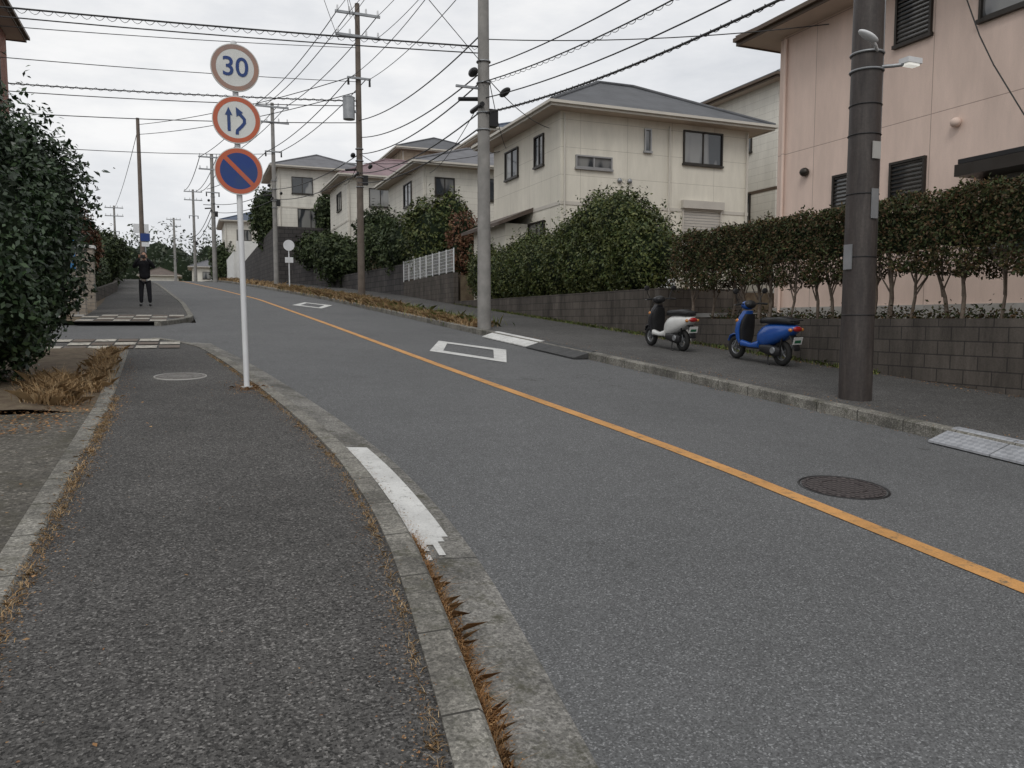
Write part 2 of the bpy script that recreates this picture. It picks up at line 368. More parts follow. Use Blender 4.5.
def cornerF(y):
    d=max(0,23.2-y); return xL(y)-.02-.8*(d/2.4)**2
kerb('kerb',yf,cornerF,off(cornerF,-.15))
strip('sidewalk',yf,[(lambda y:xL(y)-2.6 if y>24 else -2.5,-.002),(off(cornerF,-.15),-.002)],asph_s)
strip('lot_ground',ylist(21,120,3),[(-60,-.03),(-20,.0),(lambda y:xL(y)-2.6 if y>24 else -2.5,-.006)],soil)
kerb('kerb',ylist(-20,120,.6),xR,off(xR,.16),.03)
yr=ylist(-20,120,.8)
strip('sidewalk',yr,[(off(xR,.16),.012),(off(xR,1.5),.016),(lambda y:10.0 if y<40 else xR(y)+4.9,.02)],asph_r)
def ramp_plate(name,y0,y1,m,w=.42,n=3):
    mb=MB(); L=(y1-y0)/n
    for i in range(n):
        a=y0+i*L; b=a+L-.012
        vs=[]
        for y in (a,b):
            x=xR(y); z=gz(y)
            vs+=[(x-w,y,z-.085),(x-w,y,z-.065),(x+.10,y,z+.045),(x+.16,y,z+.045),(x+.16,y,z-.085)]
        mb.add(vs,[(0,1,2,3,4)[::-1],(5,6,7,8,9),(1,6,7,2)[::-1],(2,7,8,3)[::-1],(0,5,6,1)[::-1],(3,8,9,4)[::-1]],m)
    mb.build(name)
ramp_plate('kerb_ramp',2.3,5.5,plate,.26,5)
ramp_plate('kerb_ramp',12.6,14.6,plated,.3,3)
ramp_plate('kerb_ramp',14.65,17.0,whitep,.25,3)
# white strip with ragged near end
wl=MB()
strip('',ylist(4.35,6.75,.2),[(off(xL,-.31),-.070),(off(xL,-.09),-.088)],whitep,mb=wl)
for (a,b,c0,c1) in ((-.30,-.25,4.12,4.35),(-.25,-.21,4.22,4.35),(-.21,-.17,4.05,4.35),(-.17,-.13,4.27,4.35),(-.29,-.26,3.98,4.06)):
    vs=[]
    for yy in (c0,c1):
        for o in (a,b): vs.append((xL(yy)+o,yy,gz(yy)-.070-(o+.31)*.085))
    wl.add(vs,[(0,1,3,2)],whitep)
wl.build('road_edge_line')
def manhole(x,y,zo,r=.32,m=iron):
    e=empty('manhole_cover',(x,y,gz(y)+zo),(math.atan(S),0,0))
    mb=MB(); mb.cyl((0,0,-.04),(0,0,.006),r,r,m,36); mb.torus((0,0,.006),(0,0,1),r-.03,.006,m,36,6); mb.torus((0,0,.006),(0,0,1),r*.55,.006,m,36,6); mb.build('lid',e)
    mb=MB(); mb.torus((0,0,-.004),(0,0,1),r+.02,.012,conc if m is not iron else blk,36,6); mb.build('rim',e)
manhole(4.56,4.45,ROADZ+.018,.30); manhole(-.13,10.9,.012,.29,simple('concrete_lid',(.12,.115,.105),(.2,.19,.18),30,.8,.6,60))
# ------------------------------------------------------------------ lots and walls on the right
def wall(name,pts,th,zt,mat,zb=None):
    e=MB()
    for (x0,y0),(x1,y1) in zip(pts[:-1],pts[1:]):
        d=Vector((x1-x0,y1-y0,0)).normalized(); nrm=Vector((d.y,-d.x,0))*th
        n=max(1,int(math.hypot(x1-x0,y1-y0)/2))
        vs=[]
        for i in range(n+1):
            t=i/n; x=x0+(x1-x0)*t; y=y0+(y1-y0)*t; b=(gz(y)-.15) if zb is None else zb
            z=zt(y) if callable(zt) else zt
            vs+=[(x,y,b),(x,y,z),(x+nrm.x,y+nrm.y,z),(x+nrm.x,y+nrm.y,b)]
        fs=[]
        for i in range(n):
            for k in range(3): a=i*4+k; fs.append((a,a+1,a+5,a+4))
        fs+= [(0,3,2,1),(n*4,n*4+1,n*4+2,n*4+3)]
        e.add(vs,fs,mat)
    return e.build(name)
WX=9.98
wall('retaining_wall',[(WX,-14),(WX,13.9)],.2,1.52,blockw)
wall('retaining_wall',[(WX+.1,15.9),(WX-.15,29.8)],.2,2.24,blockw)
wall('retaining_wall',[(WX+2.5,15.7),(WX+.1,15.7)],-.2,2.24,blockw)
wall('retaining_wall',[(WX-.15,30),(WX+.0,38.5)],.2,lambda y:3.4,blockw)
wall('retaining_wall',[(WX+.05,38.7),(9.0,50)],.2,lambda y:4.3,blockd)
wall('retaining_wall',[(8.9,50.2),(7.0,59)],.2,lambda y:5.4,blockd)
wall('retaining_wall',[(5.9,60),(4.6,80)],.3,lambda y:8.3-(y-60)*.09,blockd)
wall('retaining_wall',[(5.9,60),(14,60)],.3,8.3,blockd)
wall('retaining_wall',[(4.2,82),(2.6,110)],.3,lambda y:8.2-(y-82)*.06,whiteconc)
wall('retaining_wall',[(4.45,81.7),(8,81.7)],.3,lambda y:9.2,whiteconc)
def lot(x0,x1,y0,y1,z,m=soil):
    mb=MB(); mb.box(x0,x1,y0,y1,-3,z,m); mb.build('lot_ground')
lot(WX+.18,45,-14,13.88,1.46); lot(WX+2.5,45,13.9,15.7,1.5,conc); lot(WX+.28,45,15.9,29.9,2.18); lot(WX+.18,45,30.1,38.6,3.3); lot(WX+.24,45,38.7,50,4.2); lot(9.2,45,50.1,59.9,5.3); lot(6.2,45,60.3,81,7.0); lot(4.5,45,82,115,6.6)
st=MB()
for i in range(4): st.box(WX+.1+i*.32,WX+2.6,14.1,15.5,.6,gz(14.8)+.16*(i+1)-.02,conc)
st.box(WX,WX+2.5,13.9,14.08,.6,1.56,blockw)
st.build('entrance_steps',None)
# ------------------------------------------------------------------ foliage
def mesh_np(name,V,F,mat,parent=None):
    me=bpy.data.meshes.new(name); n=len(V); k=F.shape[1]; m=len(F)
    me.vertices.add(n); me.vertices.foreach_set('co',V.astype(np.float32).ravel())
    me.loops.add(m*k); me.loops.foreach_set('vertex_index',F.astype(np.int32).ravel())
    me.polygons.add(m); me.polygons.foreach_set('loop_start',np.arange(0,m*k,k,dtype=np.int32))
    me.materials.append(mat); me.update(calc_edges=True); me.validate()
    o=bpy.data.objects.new(name,me); return link(o,parent)
def leaves(name,P,Nrm,size,mat,parent=None,asp=.5,jit=.9):
    n=len(P); Nn=Nrm+rng.normal(0,jit,(n,3)); Nn/=np.linalg.norm(Nn,axis=1)[:,None]+1e-9
    T=rng.normal(0,1,(n,3)); U=np.cross(Nn,T); U/=np.linalg.norm(U,axis=1)[:,None]+1e-9; W=np.cross(Nn,U)
    s=(size*rng.uniform(.6,1.3,n))[:,None]
    V=np.stack([P-U*s,P+W*s*asp+Nn*s*.15,P+U*s,P-W*s*asp+Nn*s*.15],1).reshape(-1,3)
    F=np.arange(n*4).reshape(n,4); return mesh_np(name,V,F,mat,parent)
def rough(P,a=.12,f=1.7):
    return a*(np.sin(P[:,0]*f*2.1+P[:,2]*f)*np.sin(P[:,1]*f*1.7+1.3)+.7*np.sin(P[:,2]*f*3.1+P[:,0]*f*1.3)*np.sin(P[:,1]*f*3.7+.4)+.5*np.sin(P[:,0]*f*6.1+P[:,1]*f*5)*np.sin(P[:,2]*f*6.7))
def blob_foliage(name,blobs,n,size,mat,parent,amp=.14,corek=.78,shell=(.78,1.06),f=1.7,sprigs=0):
    B=np.array([list(c)+list(r) for c,r in blobs]); w=(B[:,3]*B[:,4]+B[:,4]*B[:,5]+B[:,3]*B[:,5]); w/=w.sum()
    idx=rng.choice(len(B),n,p=w); D=rng.normal(0,1,(n,3)); D/=np.linalg.norm(D,axis=1)[:,None]
    C=B[idx,:3];R=B[idx,3:]
    Q=C+D*R; fac=rng.uniform(shell[0],shell[1],n)+rough(Q,amp,f)
    P=C+D*R*fac[:,None]
    keep=np.ones(n,bool)
    for b in B:
        q=np.linalg.norm((P-b[:3])/b[3:],axis=1); keep&=(q>.72)
    P=P[keep];D=D[keep]
    if sprigs:
        k=rng.integers(0,len(P),sprigs); base=P[k]; d=D[k]*.5+np.array([0,0,.8])+rng.normal(0,.3,(sprigs,3)); L=rng.uniform(.1,.38,sprigs)
        pp=[];dd=[]
        for j in range(9):
            pp.append(base+d*(L*j/8)[:,None]+rng.normal(0,size*.5,(sprigs,3))); dd.append(d)
        P=np.concatenate([P]+pp); D=np.concatenate([D]+dd)
    leaves(name,P,D+np.array([0,0,.3]),size,mat,parent)
    if corek:
        mb=MB()
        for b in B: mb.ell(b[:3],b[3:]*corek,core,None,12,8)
        mb.build('inner_'+name,parent)  # dark filler solids added behind the leaves to block light
def bush(name,blobs,n,size,mat,trunk=None,**k):
    e=empty(name)
    blob_foliage('foliage',blobs,n,size,mat,e,**k)
    if trunk:
        mb=MB()
        for (x,y,z0,z1,r) in trunk:
            mb.tube([(x,y,z0),(x+random.uniform(-.1,.1),y+random.uniform(-.1,.1),(z0+z1)/2),(x+random.uniform(-.2,.2),y+random.uniform(-.2,.2),z1)],[r,r*.75,r*.4],bark)
        mb.build('trunk',e)
    return e
b0=gz(10.8)
bl=[((-2.45,10.6,b0+1.5),(1.2,1.2,1.4)),((-2.4,10.7,b0+.85),(.98,1.1,.85)),((-2.65,11.2,b0+2.4),(1.3,1.3,1.2)),((-3.9,10.9,b0+2.1),(1.5,1.4,1.5)),((-1.82,11.3,b0+2.2),(.7,.8,.85)),((-3.3,10.8,b0+2.85),(1.0,1.1,.8)),((-3.5,10.2,b0+1),(1.3,1.0,1.1)),((-1.9,10.9,b0+1.5),(.75,.9,.9))]
bush('camellia_bush',bl,64000,.042,lf_bush,[(-2.3,10.8,b0,b0+2,.08),(-2.8,11,b0,b0+2.2,.09),(-1.9,11,b0,b0+1.6,.05)],amp=.11,corek=.8,f=2.6,sprigs=450)
def box_hedge(name,x0,x1,y0,y1,z0,z1,n,size,mat,amp=.07,corein=.16):
    e=empty(name)
    A=np.array([(y1-y0)*(z1-z0)*1.3,(y1-y0)*(x1-x0),(y1-y0)*(z1-z0)*.6,(x1-x0)*(z1-z0),(x1-x0)*(z1-z0),(y1-y0)*(x1-x0)*.9]); A/=A.sum()
    f=rng.choice(6,n,p=A); U=rng.uniform(0,1,(n,3)); P=np.stack([x0+(x1-x0)*U[:,0],y0+(y1-y0)*U[:,1],z0+(z1-z0)*U[:,2]],1)
    Nn=np.zeros((n,3)); nr=np.array([(-1,0,0),(0,0,1),(1,0,0),(0,-1,0),(0,1,0),(0,0,-1)],float)
    for k,(ax,val) in enumerate([(0,x0),(2,z1),(0,x1),(1,y0),(1,y1),(2,z0)]):
        m=f==k; P[m,ax]=val; Nn[m]=nr[k]
    lowm=np.where(f==5,2.6,1.0)
    P+=Nn*(rough(P,amp,3.4)*lowm-np.abs(rng.normal(0,.10,n))+rng.normal(0,.025,n))[:,None]
    # plants are separate: scalloped underside with gaps between neighbours
    ph=np.mod(P[:,1]+.25*np.sin(P[:,1]*1.7),.92)/.92
    gap=.42*np.abs(2*ph-1)**2.2+.10*np.sin(P[:,1]*5.3)
    keep=P[:,2]>z0+gap*rng.uniform(.75,1.1,n)
    thin=(rough(P,1,2.9)<-.75)&(rng.uniform(0,1,n)<.55); keep&=~thin
    leaves('foliage',P[keep],Nn[keep]*.6,size,mat,e,jit=1.1)
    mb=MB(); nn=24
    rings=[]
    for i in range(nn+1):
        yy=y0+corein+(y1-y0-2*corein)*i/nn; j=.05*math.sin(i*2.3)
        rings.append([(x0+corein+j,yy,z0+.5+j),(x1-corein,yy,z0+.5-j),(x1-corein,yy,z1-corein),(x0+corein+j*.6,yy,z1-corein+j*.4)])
    mb.loft(rings,core,False); mb.build('inner_foliage',e)  # dark filler block added inside the hedge to stop light passing through
    return e
h=box_hedge('clipped_hedge',9.97,10.85,1.5,14.9,2.10,3.37,115000,.030,lf_hedge,.06,corein=.22)
mb=MB(); y=1.8
while y<14.7:
    x=10.35+random.uniform(-.15,.15); z=1.44
    a=random.uniform(-.2,.2)
    r=random.uniform(.7,1.2)
    mb.tube([(x,y,z),(x+.03,y+a*.5,z+.4),(x-.02,y+a,z+.75),(x-.1,y+a*1.3,z+1.2)],[.036*r,.03*r,.024*r,.015],barkl,7)
    for q in range(6):
        mb.tube([(x,y+a*.6,z+.4+q*.08),(x+random.uniform(-.15,.15),y+a*.8+random.uniform(-.15,.15),z+.7+q*.05),(x+random.uniform(-.3,.3),y+a+random.uniform(-.35,.35),z+1.05+random.uniform(0,.3))],[.015,.011,.006],barkl,5)
    y+=random.uniform(.3,.6)
mb.build('trunks',h)
n=9000; P=np.stack([rng.uniform(10.2,10.8,n),rng.uniform(1.5,13.8,n),1.46+np.abs(rng.normal(0,.10,n))],1)
leaves('ground_cover',P,np.tile([0,0,1.],(n,1)),.03,lf_hedge)
bl=[]
for i in range(9):
    t=i/8; y=17.6+t*10.7; bl.append(((10.85+random.uniform(-.1,.1),y,3.15+random.uniform(-.1,.15)),(.85,1.1,.95+random.uniform(0,.2))))
bl+= [((10.9,18.4,3.9),(.8,.95,.95)),((11.0,19.7,4.2),(.85,1.0,.85)),((10.9,21.0,3.85),(.75,.9,.75)),((10.9,17.7,3.3),(.75,.8,.95)),((10.9,28,3.6),(.7,1.0,.75)),((10.9,24.3,3.45),(.7,1.5,.8))]
bush('garden_hedge',bl,95000,.048,lf_hedge1,amp=.14,f=2.9,corek=.8,sprigs=1500)
def shrub(name,x,y,zb,h,r,n,size,mat=lf_tree):
    bl=[((x,y,zb+h*.45),(r,r,h*.48))]
    for i in range(6):
        a=random.uniform(0,6.28); bl.append(((x+math.cos(a)*r*.5,y+math.sin(a)*r*.5,zb+h*random.uniform(.3,.75)),(r*.6,r*.6,h*.28)))
    return bush(name,bl,n,size,mat,[(x,y,zb-.2,zb+h*.6,.08)],amp=.15,sprigs=150)
shrub('round_shrub',10.6,43.6,4.2,3.5,1.9,11000,.11); shrub('garden_tree',11.2,37,3.3,4.4,1.5,11000,.10,lf_hedge1); shrub('round_shrub',11.0,40.6,3.8,3.4,1.7,9000,.11)
shrub('round_shrub',9.0,50.6,3.9,3.0,1.6,7000,.12); shrub('round_shrub',8.2,55,5.0,2.6,1.4,5000,.13); shrub('garden_tree',10.5,60.5,7,4.6,1.5,6000,.14); shrub('garden_tree',6.4,66,7.0,5.0,1.7,6000,.15)
shrub('garden_tree',12.0,34,3.3,3.1,1.0,5000,.08,lf_red); shrub('garden_tree',12.3,31.5,2.3,3.0,1.0,5000,.08,lf_hedge1)
shrub('autumn_shrub',-4.45,34,gz(34),4.1,1.3,8000,.08,lf_red); shrub('round_shrub',-4.4,29,gz(29),2.2,1.2,6000,.08); shrub('round_shrub',-4.3,44,gz(44),2.6,1.3,5000,.1); shrub('garden_tree',-5.4,56,gz(56),3.4,1.6,6000,.13)
shrub('garden_tree',-6.6,70,4.6,3.6,2,5000,.16); shrub('garden_tree',3.9,90,5.0,4.6,1.6,5000,.16)
# roadside garden hedge along the left lots
bl=[((-3.7-.045*max(0,y-36),y,gz(y)+.75+.15*math.sin(y)),(.55,1.1,.75+.12*math.cos(y*1.7))) for y in np.arange(27.5,56,1.5)]
bush('garden_hedge',bl,26000,.07,lf_tree,amp=.12,f=2,corek=.8,sprigs=200)
bl=[]
for i in range(60):
    x=-110+i*3.0+random.uniform(-1,1); y=random.uniform(150,200); h=random.uniform(10,15)
    bl.append(((x,y,2+h*.5),(random.uniform(3,5),4,h*.62)))
for i in range(14):
    bl.append(((-14-random.uniform(0,14),random.uniform(75,125),4+random.uniform(1,2.5)),(2.2,2.5,random.uniform(2,3))))
bush('distant_trees',bl,60000,.36,lf_far,amp=.2,f=.5)
def grass(name,P,h,w,mat,lean=.5):
    n=len(P); a=rng.uniform(0,6.28,n); hh=h*rng.uniform(.3,1.25,n)
    D=np.stack([np.cos(a),np.sin(a),np.zeros(n)],1); b=a+rng.uniform(.8,2.3,n); Pp=np.stack([np.cos(b),np.sin(b),np.zeros(n)],1)
    L=lean*rng.uniform(.1,1.5,n)
    top=P+D*(hh*L)[:,None]+np.array([0,0,1.])*(hh*rng.uniform(.4,1,n))[:,None]; mid=P+D*(hh*L*.35)[:,None]+np.array([0,0,.6])*hh[:,None]
    V=np.stack([P-Pp*w,P+Pp*w,mid+Pp*w*.8,top,mid-Pp*w*.8],1).reshape(-1,3)
    F=np.arange(n*5).reshape(n,5); return mesh_np(name,V,F,mat)
def along(n,y0,y1,fx,sx,zo=0,clump=None,cs=.05):
    y=rng.uniform(y0,y1,n)
    if clump:
        c=rng.uniform(y0,y1,clump); y=c[rng.integers(0,clump,n)]+rng.normal(0,cs,n)
    x=np.array([fx(v) for v in y])+rng.normal(0,sx,n)
    z=np.array([gz(v) for v in y])+zo
    return np.stack([x,y,z],1)
# dried weeds rooted in the kerb / gutter joint: stalks with small crumpled leaves
P=along(5200,1.2,4.3,off(xL,-.345),.022,-.08,clump=95,cs=.035)
grass('dry_weeds',P,.075,.0013,lf_rust,1.2)
c_=rng.uniform(1.2,4.3,85); n=6500; k=rng.integers(0,85,n); yy=c_[k]+rng.normal(0,.035,n)
P=np.stack([np.array([xL(v) for v in yy])-.34+rng.normal(0,.03,n),yy,np.array([gz(v) for v in yy])-.07+np.abs(rng.normal(0,.028,n))],1)
leaves('dry_weeds',P,np.tile([0,0,.5],(n,1)),.0065,lf_rust,None,.4,1.2)
grass('dry_weeds',along(2800,1.5,13.5,off(xL,-.53),.016,.0,clump=240,cs=.05),.022,.0016,lf_dry,1.6)
grass('dry_weeds',along(900,5,9,off(xL,-.36),.015,-.07,clump=40),.03,.0025,lf_weed,1.2)
grass('dry_weeds',along(3200,8.9,10.6,lambda y:-1.28-.1*(y-8.5),.11,0),.22,.003,lf_dry,1.0)
grass('dry_weeds',along(2000,9.8,14.2,lambda y:xside(y)-.25,.08,0),.15,.003,lf_dry,1)
grass('dry_weeds',along(2600,2,9.5,lambda y:xside(y)+.03,.03,0,clump=260),.024,.002,lf_dry,1.5)
grass('dry_weeds',along(300,9.6,10.0,lambda y:.62,.08,0),.035,.002,lf_brown,1.5)
grass('verge_grass',along(9000,18.6,27,off(xR,.45),.16,0),.2,.006,lf_dry,1.1)
grass('verge_grass',along(14000,27,46,off(xR,.6),.25,0),.28,.009,lf_dry,1.1)
grass('verge_grass',along(2500,18.6,46,off(xR,.7),.3,0),.3,.008,lf_weed,.9)
grass('verge_grass',along(2500,9,30,lambda y:9.9,.06,0.02),.10,.006,lf_weed,1.0)
grass('verge_grass',along(3000,46,70,off(xR,.9),.3,0),.3,.014,lf_dry,.9)
def litter(name,n,y0,y1,fx,sx,zo,size,mat=lf_brown):
    P=along(n,y0,y1,fx,sx,zo); leaves(name,P,np.tile([0,0,3.],(n,1)),size,mat,None,.6,.6)
litter('fallen_leaves',1800,1.5,12,off(xL,-.58),.05,.014,.0055)
litter('fallen_leaves',1400,1.3,7,off(xL,-.33),.05,-.066,.006)
litter('fallen_leaves',1600,2.5,13,lambda y:xside(y)+.07,.06,.014,.007)
litter('fallen_leaves',900,7.5,10,lambda y:-1.3,.25,.03,.018)
litter('fallen_leaves',350,9.3,10.4,lambda y:.6,.14,.015,.010)
litter('fallen_leaves',260,0,16,lambda y:0.1,.5,.016,.006)
litter('fallen_leaves',150,0,9,lambda y:-1.8,.7,.016,.014)
litter('fallen_leaves',500,2,16,off(xR,.3),.12,.04,.012)
litter('fallen_leaves',700,3,16,lambda y:9.8,.13,.04,.016)
litter('fallen_leaves',400,-1,18,off(xR,-.12),.08,-.08,.010)
# ------------------------------------------------------------------ houses
def window(mb,face,c,a0,a1,z0,z1,fr,kind='slide'):
    def bx(u0,u1,d0,d1,zz0,zz1,m):
        if face=='S': mb.box(u0,u1,c-d1,c-d0,zz0,zz1,m)
        elif face=='W': mb.box(c-d1,c-d0,u0,u1,zz0,zz1,m)
        else: mb.box(c+d0,c+d1,u0,u1,zz0,zz1,m)
    f=.05
    bx(a0+f,a1-f,-.02,.012,z0+f,z1-f,glass if kind!='shutter' else shutter)
    bx(a0,a1,-.02,.07,z1-f,z1,fr); bx(a0-.03,a1+.03,-.02,.09,z0-.03,z0+f-.01,fr)
    bx(a0,a0+f,-.02,.068,z0+f-.01,z1-f,fr); bx(a1-f,a1,-.02,.068,z0+f-.01,z1-f,fr)
    if kind=='slide':
        m=(a0+a1)/2; bx(m-.025,m+.025,.012,.045,z0+f,z1-f,fr)
        bx(a0+f,a1-f,.012,.03,z0+f,z0+f+.035,fr)
    if kind=='louver':
        k=z0+.08
        while k<z1-.08: bx(a0+f,a1-f,.02,.05,k,k+.03,fr); k+=.085
    if kind=='shutter':
        k=z0+.08
        while k<z1-.08: bx(a0+f,a1-f,.012,.02,k,k+.012,frame_l); k+=.1
        bx(a0-.05,a1+.05,-.02,.16,z1,z1+.28,shutter)
def house(name,x0,x1,y0,y1,zb,ze,rise,ov,wm,rm,wins,trim=trim_w,fr=frame_d,band=True):
    e=empty(name,(0,0,0))
    mb=MB(); mb.box(x0,x1,y0,y1,zb-.5,ze,wm); mb.build('walls',e)
    if band:
        zz=(zb+ze)/2+.05; b=MB(); t=.02
        b.box(x0-t,x1+t,y0-t,y0,zz,zz+.12,trim); b.box(x0-t,x0,y0,y1,zz,zz+.12,trim); b.box(x1,x1+t,y0,y1,zz,zz+.12,trim); b.build('floor_band',e)
    b=MB(); b.box(x0-.03,x1+.03,y0-.03,y1+.03,zb-.5,zb+.3,conc); b.build('foundation',e)
    X0,X1,Y0,Y1=x0-ov,x1+ov,y0-ov,y1+ov
    r=MB(); w=X1-X0;d=Y1-Y0
    zt=ze+.14
    if w>=d: A=((X0+d/2,(Y0+Y1)/2,zt+rise),(X1-d/2-.01,(Y0+Y1)/2,zt+rise))
    else: A=(((X0+X1)/2,Y0+w/2,zt+rise),((X0+X1)/2,Y1-w/2-.01,zt+rise))
    c=[(X0,Y0,zt),(X1,Y0,zt),(X1,Y1,zt),(X0,Y1,zt)]
    vs=c+list(A)
    if w>=d: fs=[(0,1,5,4),(1,2,5),(2,3,4,5),(3,0,4)]
    else: fs=[(0,1,4),(1,2,5,4),(2,3,5),(3,0,4,5)]
    r.add(vs,fs,rm)
    hips=[(c[0],A[0]),(c[3],A[0]) if (w>=d) else (c[1],A[0]),(c[1],A[1]) if w>=d else (c[2],A[1]),(c[2],A[1]) if w>=d else (c[3],A[1]),(A[0],A[1])]
    for p,q in hips: r.cyl(Vector(p)+Vector((0,0,.01)),Vector(q)+Vector((0,0,.02)),.07,.07,rm,6)
    r.build('roof',e)
    s=MB(); s.box(X0+.02,X1-.02,Y0+.02,Y1-.02,ze-.005,ze+.03,soff); s.build('soffit',e)
    s=MB(); t=.03
    for a in ((X0,X1,Y0,Y0+t),(X0,X1,Y1-t,Y1),(X0,X0+t,Y0+t,Y1-t),(X1-t,X1,Y0+t,Y1-t)): s.box(*a,ze-.04,zt-.003,trim)
    g=.1
    s.box(X0-g,X1+g,Y0-g,Y0-.002,zt-.10,zt-.01,trim); s.box(X0-g,X0-.002,Y0,Y1,zt-.10,zt-.01,trim); s.box(X1+.002,X1+g,Y0,Y1,zt-.10,zt-.01,trim)
    s.cyl((x0+.12,y0-.07,zb),(x0+.12,y0-.07,ze-.1),.035,.035,trim,8); s.cyl((x1-.12,y0-.07,zb),(x1-.12,y0-.07,ze-.1),.035,.035,trim,8)
    s.build('gutters',e)
    m=MB()
    for wv in wins: window(m,*wv[:6],wv[7] if len(wv)>7 else fr,wv[6] if len(wv)>6 else 'slide')
    if wins: m.build('windows',e)
    return e
H1=house('cream_house',11.65,19.4,24,30.2,2.2,8.45,1.95,.65,cream,rdark,[
 ('S',24,12.2,13.6,6.6,7.05,'slide',frame_l),('S',24,14.88,15.16,7.35,8.15,'fix',frame_l),('S',24,16.5,18.2,7.05,8.25,'slide'),('S',24,16.5,18.2,3.2,5.5,'shutter',shutter),
 ('W',11.65,25.3,26.1,6.9,8.0,'slide'),('W',11.65,27.6,28.9,6.9,8.0,'slide'),('W',11.65,25.2,26.6,3.4,5.0,'slide')],trim_w,frame_d,True)
m=MB(); m.box(10.7,11.63,26.6,30,2,5.0,cream); m.add([(10.3,26.2,5.0),(11.63,26.2,5.55),(11.63,30.4,5.55),(10.3,30.4,5.0),(10.3,26.2,4.88),(11.63,26.2,5.4),(11.63,30.4,5.4),(10.3,30.4,4.88)],[(0,1,2,3),(7,6,5,4),(0,4,5,1),(2,6,7,3),(3,7,4,0)],rbrown)
m.cyl((15.9,23.93,2.2),(15.9,23.93,8.3),.035,.035,trim_w,8)
for q in (13.9,14.3): m.ell((q,23.95,6.3),(.09,.07,.09),metal)
m.box(15.3,16.0,23.6,23.93,2.2,3.0,whitemet)
m.build('porch',H1)
H2=house('pink_house',13.5,24,-3,15.6,1.5,8.3,2.6,.75,pink,rbrown,[
 ('W',13.5,11.35,12.2,7.02,8.0,'louver'),('W',13.5,8.0,10.35,6.9,8.15,'slide'),('W',13.5,11.35,12.2,3.95,4.72,'louver'),('W',13.5,13.1,13.75,3.95,4.72,'louver'),
 ('W',13.5,5.5,7.2,3.6,4.9,'slide'),('W',13.5,8.2,10.1,2.7,4.4,'slide')],trim_d,frame_d,False)
m=MB(); m.box(12.9,13.48,7.6,10.2,4.30,4.38,blk); m.box(12.88,13.48,7.55,10.25,4.08,4.29,frame_d)
m.cyl((13.43,15.35,1.5),(13.43,15.35,8.2),.04,.04,pink,8)
m.box(13.4,13.499,12.75,12.8,4.6,4.85,frame_d); m.ell((13.42,14.6,4.95),(.1,.12,.1),frame_d); m.ell((13.42,12.7,3.6),(.1,.1,.09),metal); m.ell((13.42,10.7,5.2),(.09,.1,.09),pink)
m.tube([(13.44,12.6,1.6),(13.44,12.6,5.3),(13.44,12.75,5.5)],.03,pink,8)
m.tube([(13.3,10.75,8.0),(13.3,10.2,6.6),(13.3,9.9,6.0),(13.3,9.3,5.0),(13.42,9.0,4.6)],.012,wirem,6)
m.build('fittings',H2)
house('grey_roof_house',10.6,19.5,37,44,3.5,8.9,1.6,.6,cream2,rgrey,[('S',37,13.6,15.0,7.4,8.5),('S',37,11.2,12.2,7.5,8.4),('W',10.6,39,40.5,7.3,8.5),('S',37,16.5,18.2,7.2,8.5),('S',37,13.2,15.2,4.2,6.0)])
house('white_house',9.6,17.5,51,57.5,4.9,10.6,1.8,.6,cream2,rpink,[('S',51,11,12.5,8.8,10.0),('S',51,14,15.6,8.8,10.0),('W',9.6,53,54.6,8.8,10.0),('S',51,11,13,6.0,7.8)])
house('hillside_house',6.6,13.5,63,70,7.0,13.1,1.7,.6,cream2,rgrey,[('S',63,7.6,9.2,11.2,12.5),('S',63,10.6,12.2,11.2,12.5),('W',6.6,65,66.6,11.2,12.5),('S',63,8,10,8.2,10.1)])
house('blue_roof_house',17,25,44,51,5,12.6,1.6,.5,cream2,rblue,[('S',44,18.5,20,10.6,11.8)])
house('dark_roof_house',15.5,23,60,68,7,14.6,1.8,.5,tan,rdark,[('S',60,17,19,12,13.2)])
H5=house('two_storey_house',22,30,25.5,33,2.4,11.0,1.9,.5,cream2,rdark,[('S',25.5,22.7,24.3,8.5,9.8),('S',25.5,22.7,24.3,5.2,6.6),('W',22,27,28.6,8.5,9.8),('W',22,27,28.6,5.4,6.8)],trim_d,frame_d,True)
house('brick_house',-13.5,-5.15,22.6,30,1.6,10.6,1.2,.5,redbrick,rbrown,[('E',-5.15,24,25.6,8.2,9.6),('E',-5.15,27,28.6,8.2,9.6),('E',-5.15,26,28,4.0,5.8)],trim_d)
house('tan_house',-13,-7.2,60,68,3.8,8.6,1.3,.5,tan,rgrey,[('E',-7.2,62,63.6,7.2,8.3),('S',60,-11,-9.5,7.2,8.3)])
house('distant_house',-16,-9,98,106,4.5,8.6,1.6,.5,cream2,rpink,[('S',98,-14,-12,7,8.2)])
house('distant_house',3.8,11,90,98,6.5,12,1.6,.5,cream2,rblue,[('S',90,5,6.5,10,11.2)])
house('distant_house',.6,7.5,125,132,4.2,9.2,1.6,.5,cream2,rgrey,[('S',125,2,4,7.5,8.6)])
house('distant_house',-7,-1.5,140,147,4.0,8.6,1.4,.5,cream2,rbrown,[('S',140,-5,-3,6.5,7.8)])
wall('garden_wall',[(-4.1,56),(-3.0,40),(-2.9,26.0)],.15,lambda y:gz(y)+.42,blockw)
gbm=bricky('gate_brick',(.42,.36,.29),(.48,.42,.35),(.3,.27,.24),.3,.1,.01)
gp=MB()
for yy in (23.4,25.6):
    gp.box(-2.95,-2.5,yy-.2,yy+.2,gz(yy)-.1,gz(yy)+1.75,gbm); gp.box(-3.0,-2.45,yy-.25,yy+.25,gz(yy)+1.75,gz(yy)+1.83,whiteconc)
gp.build('gate_pillar')
fl=empty('roadside_banner',(-2.62,22.7,gz(22.7)))
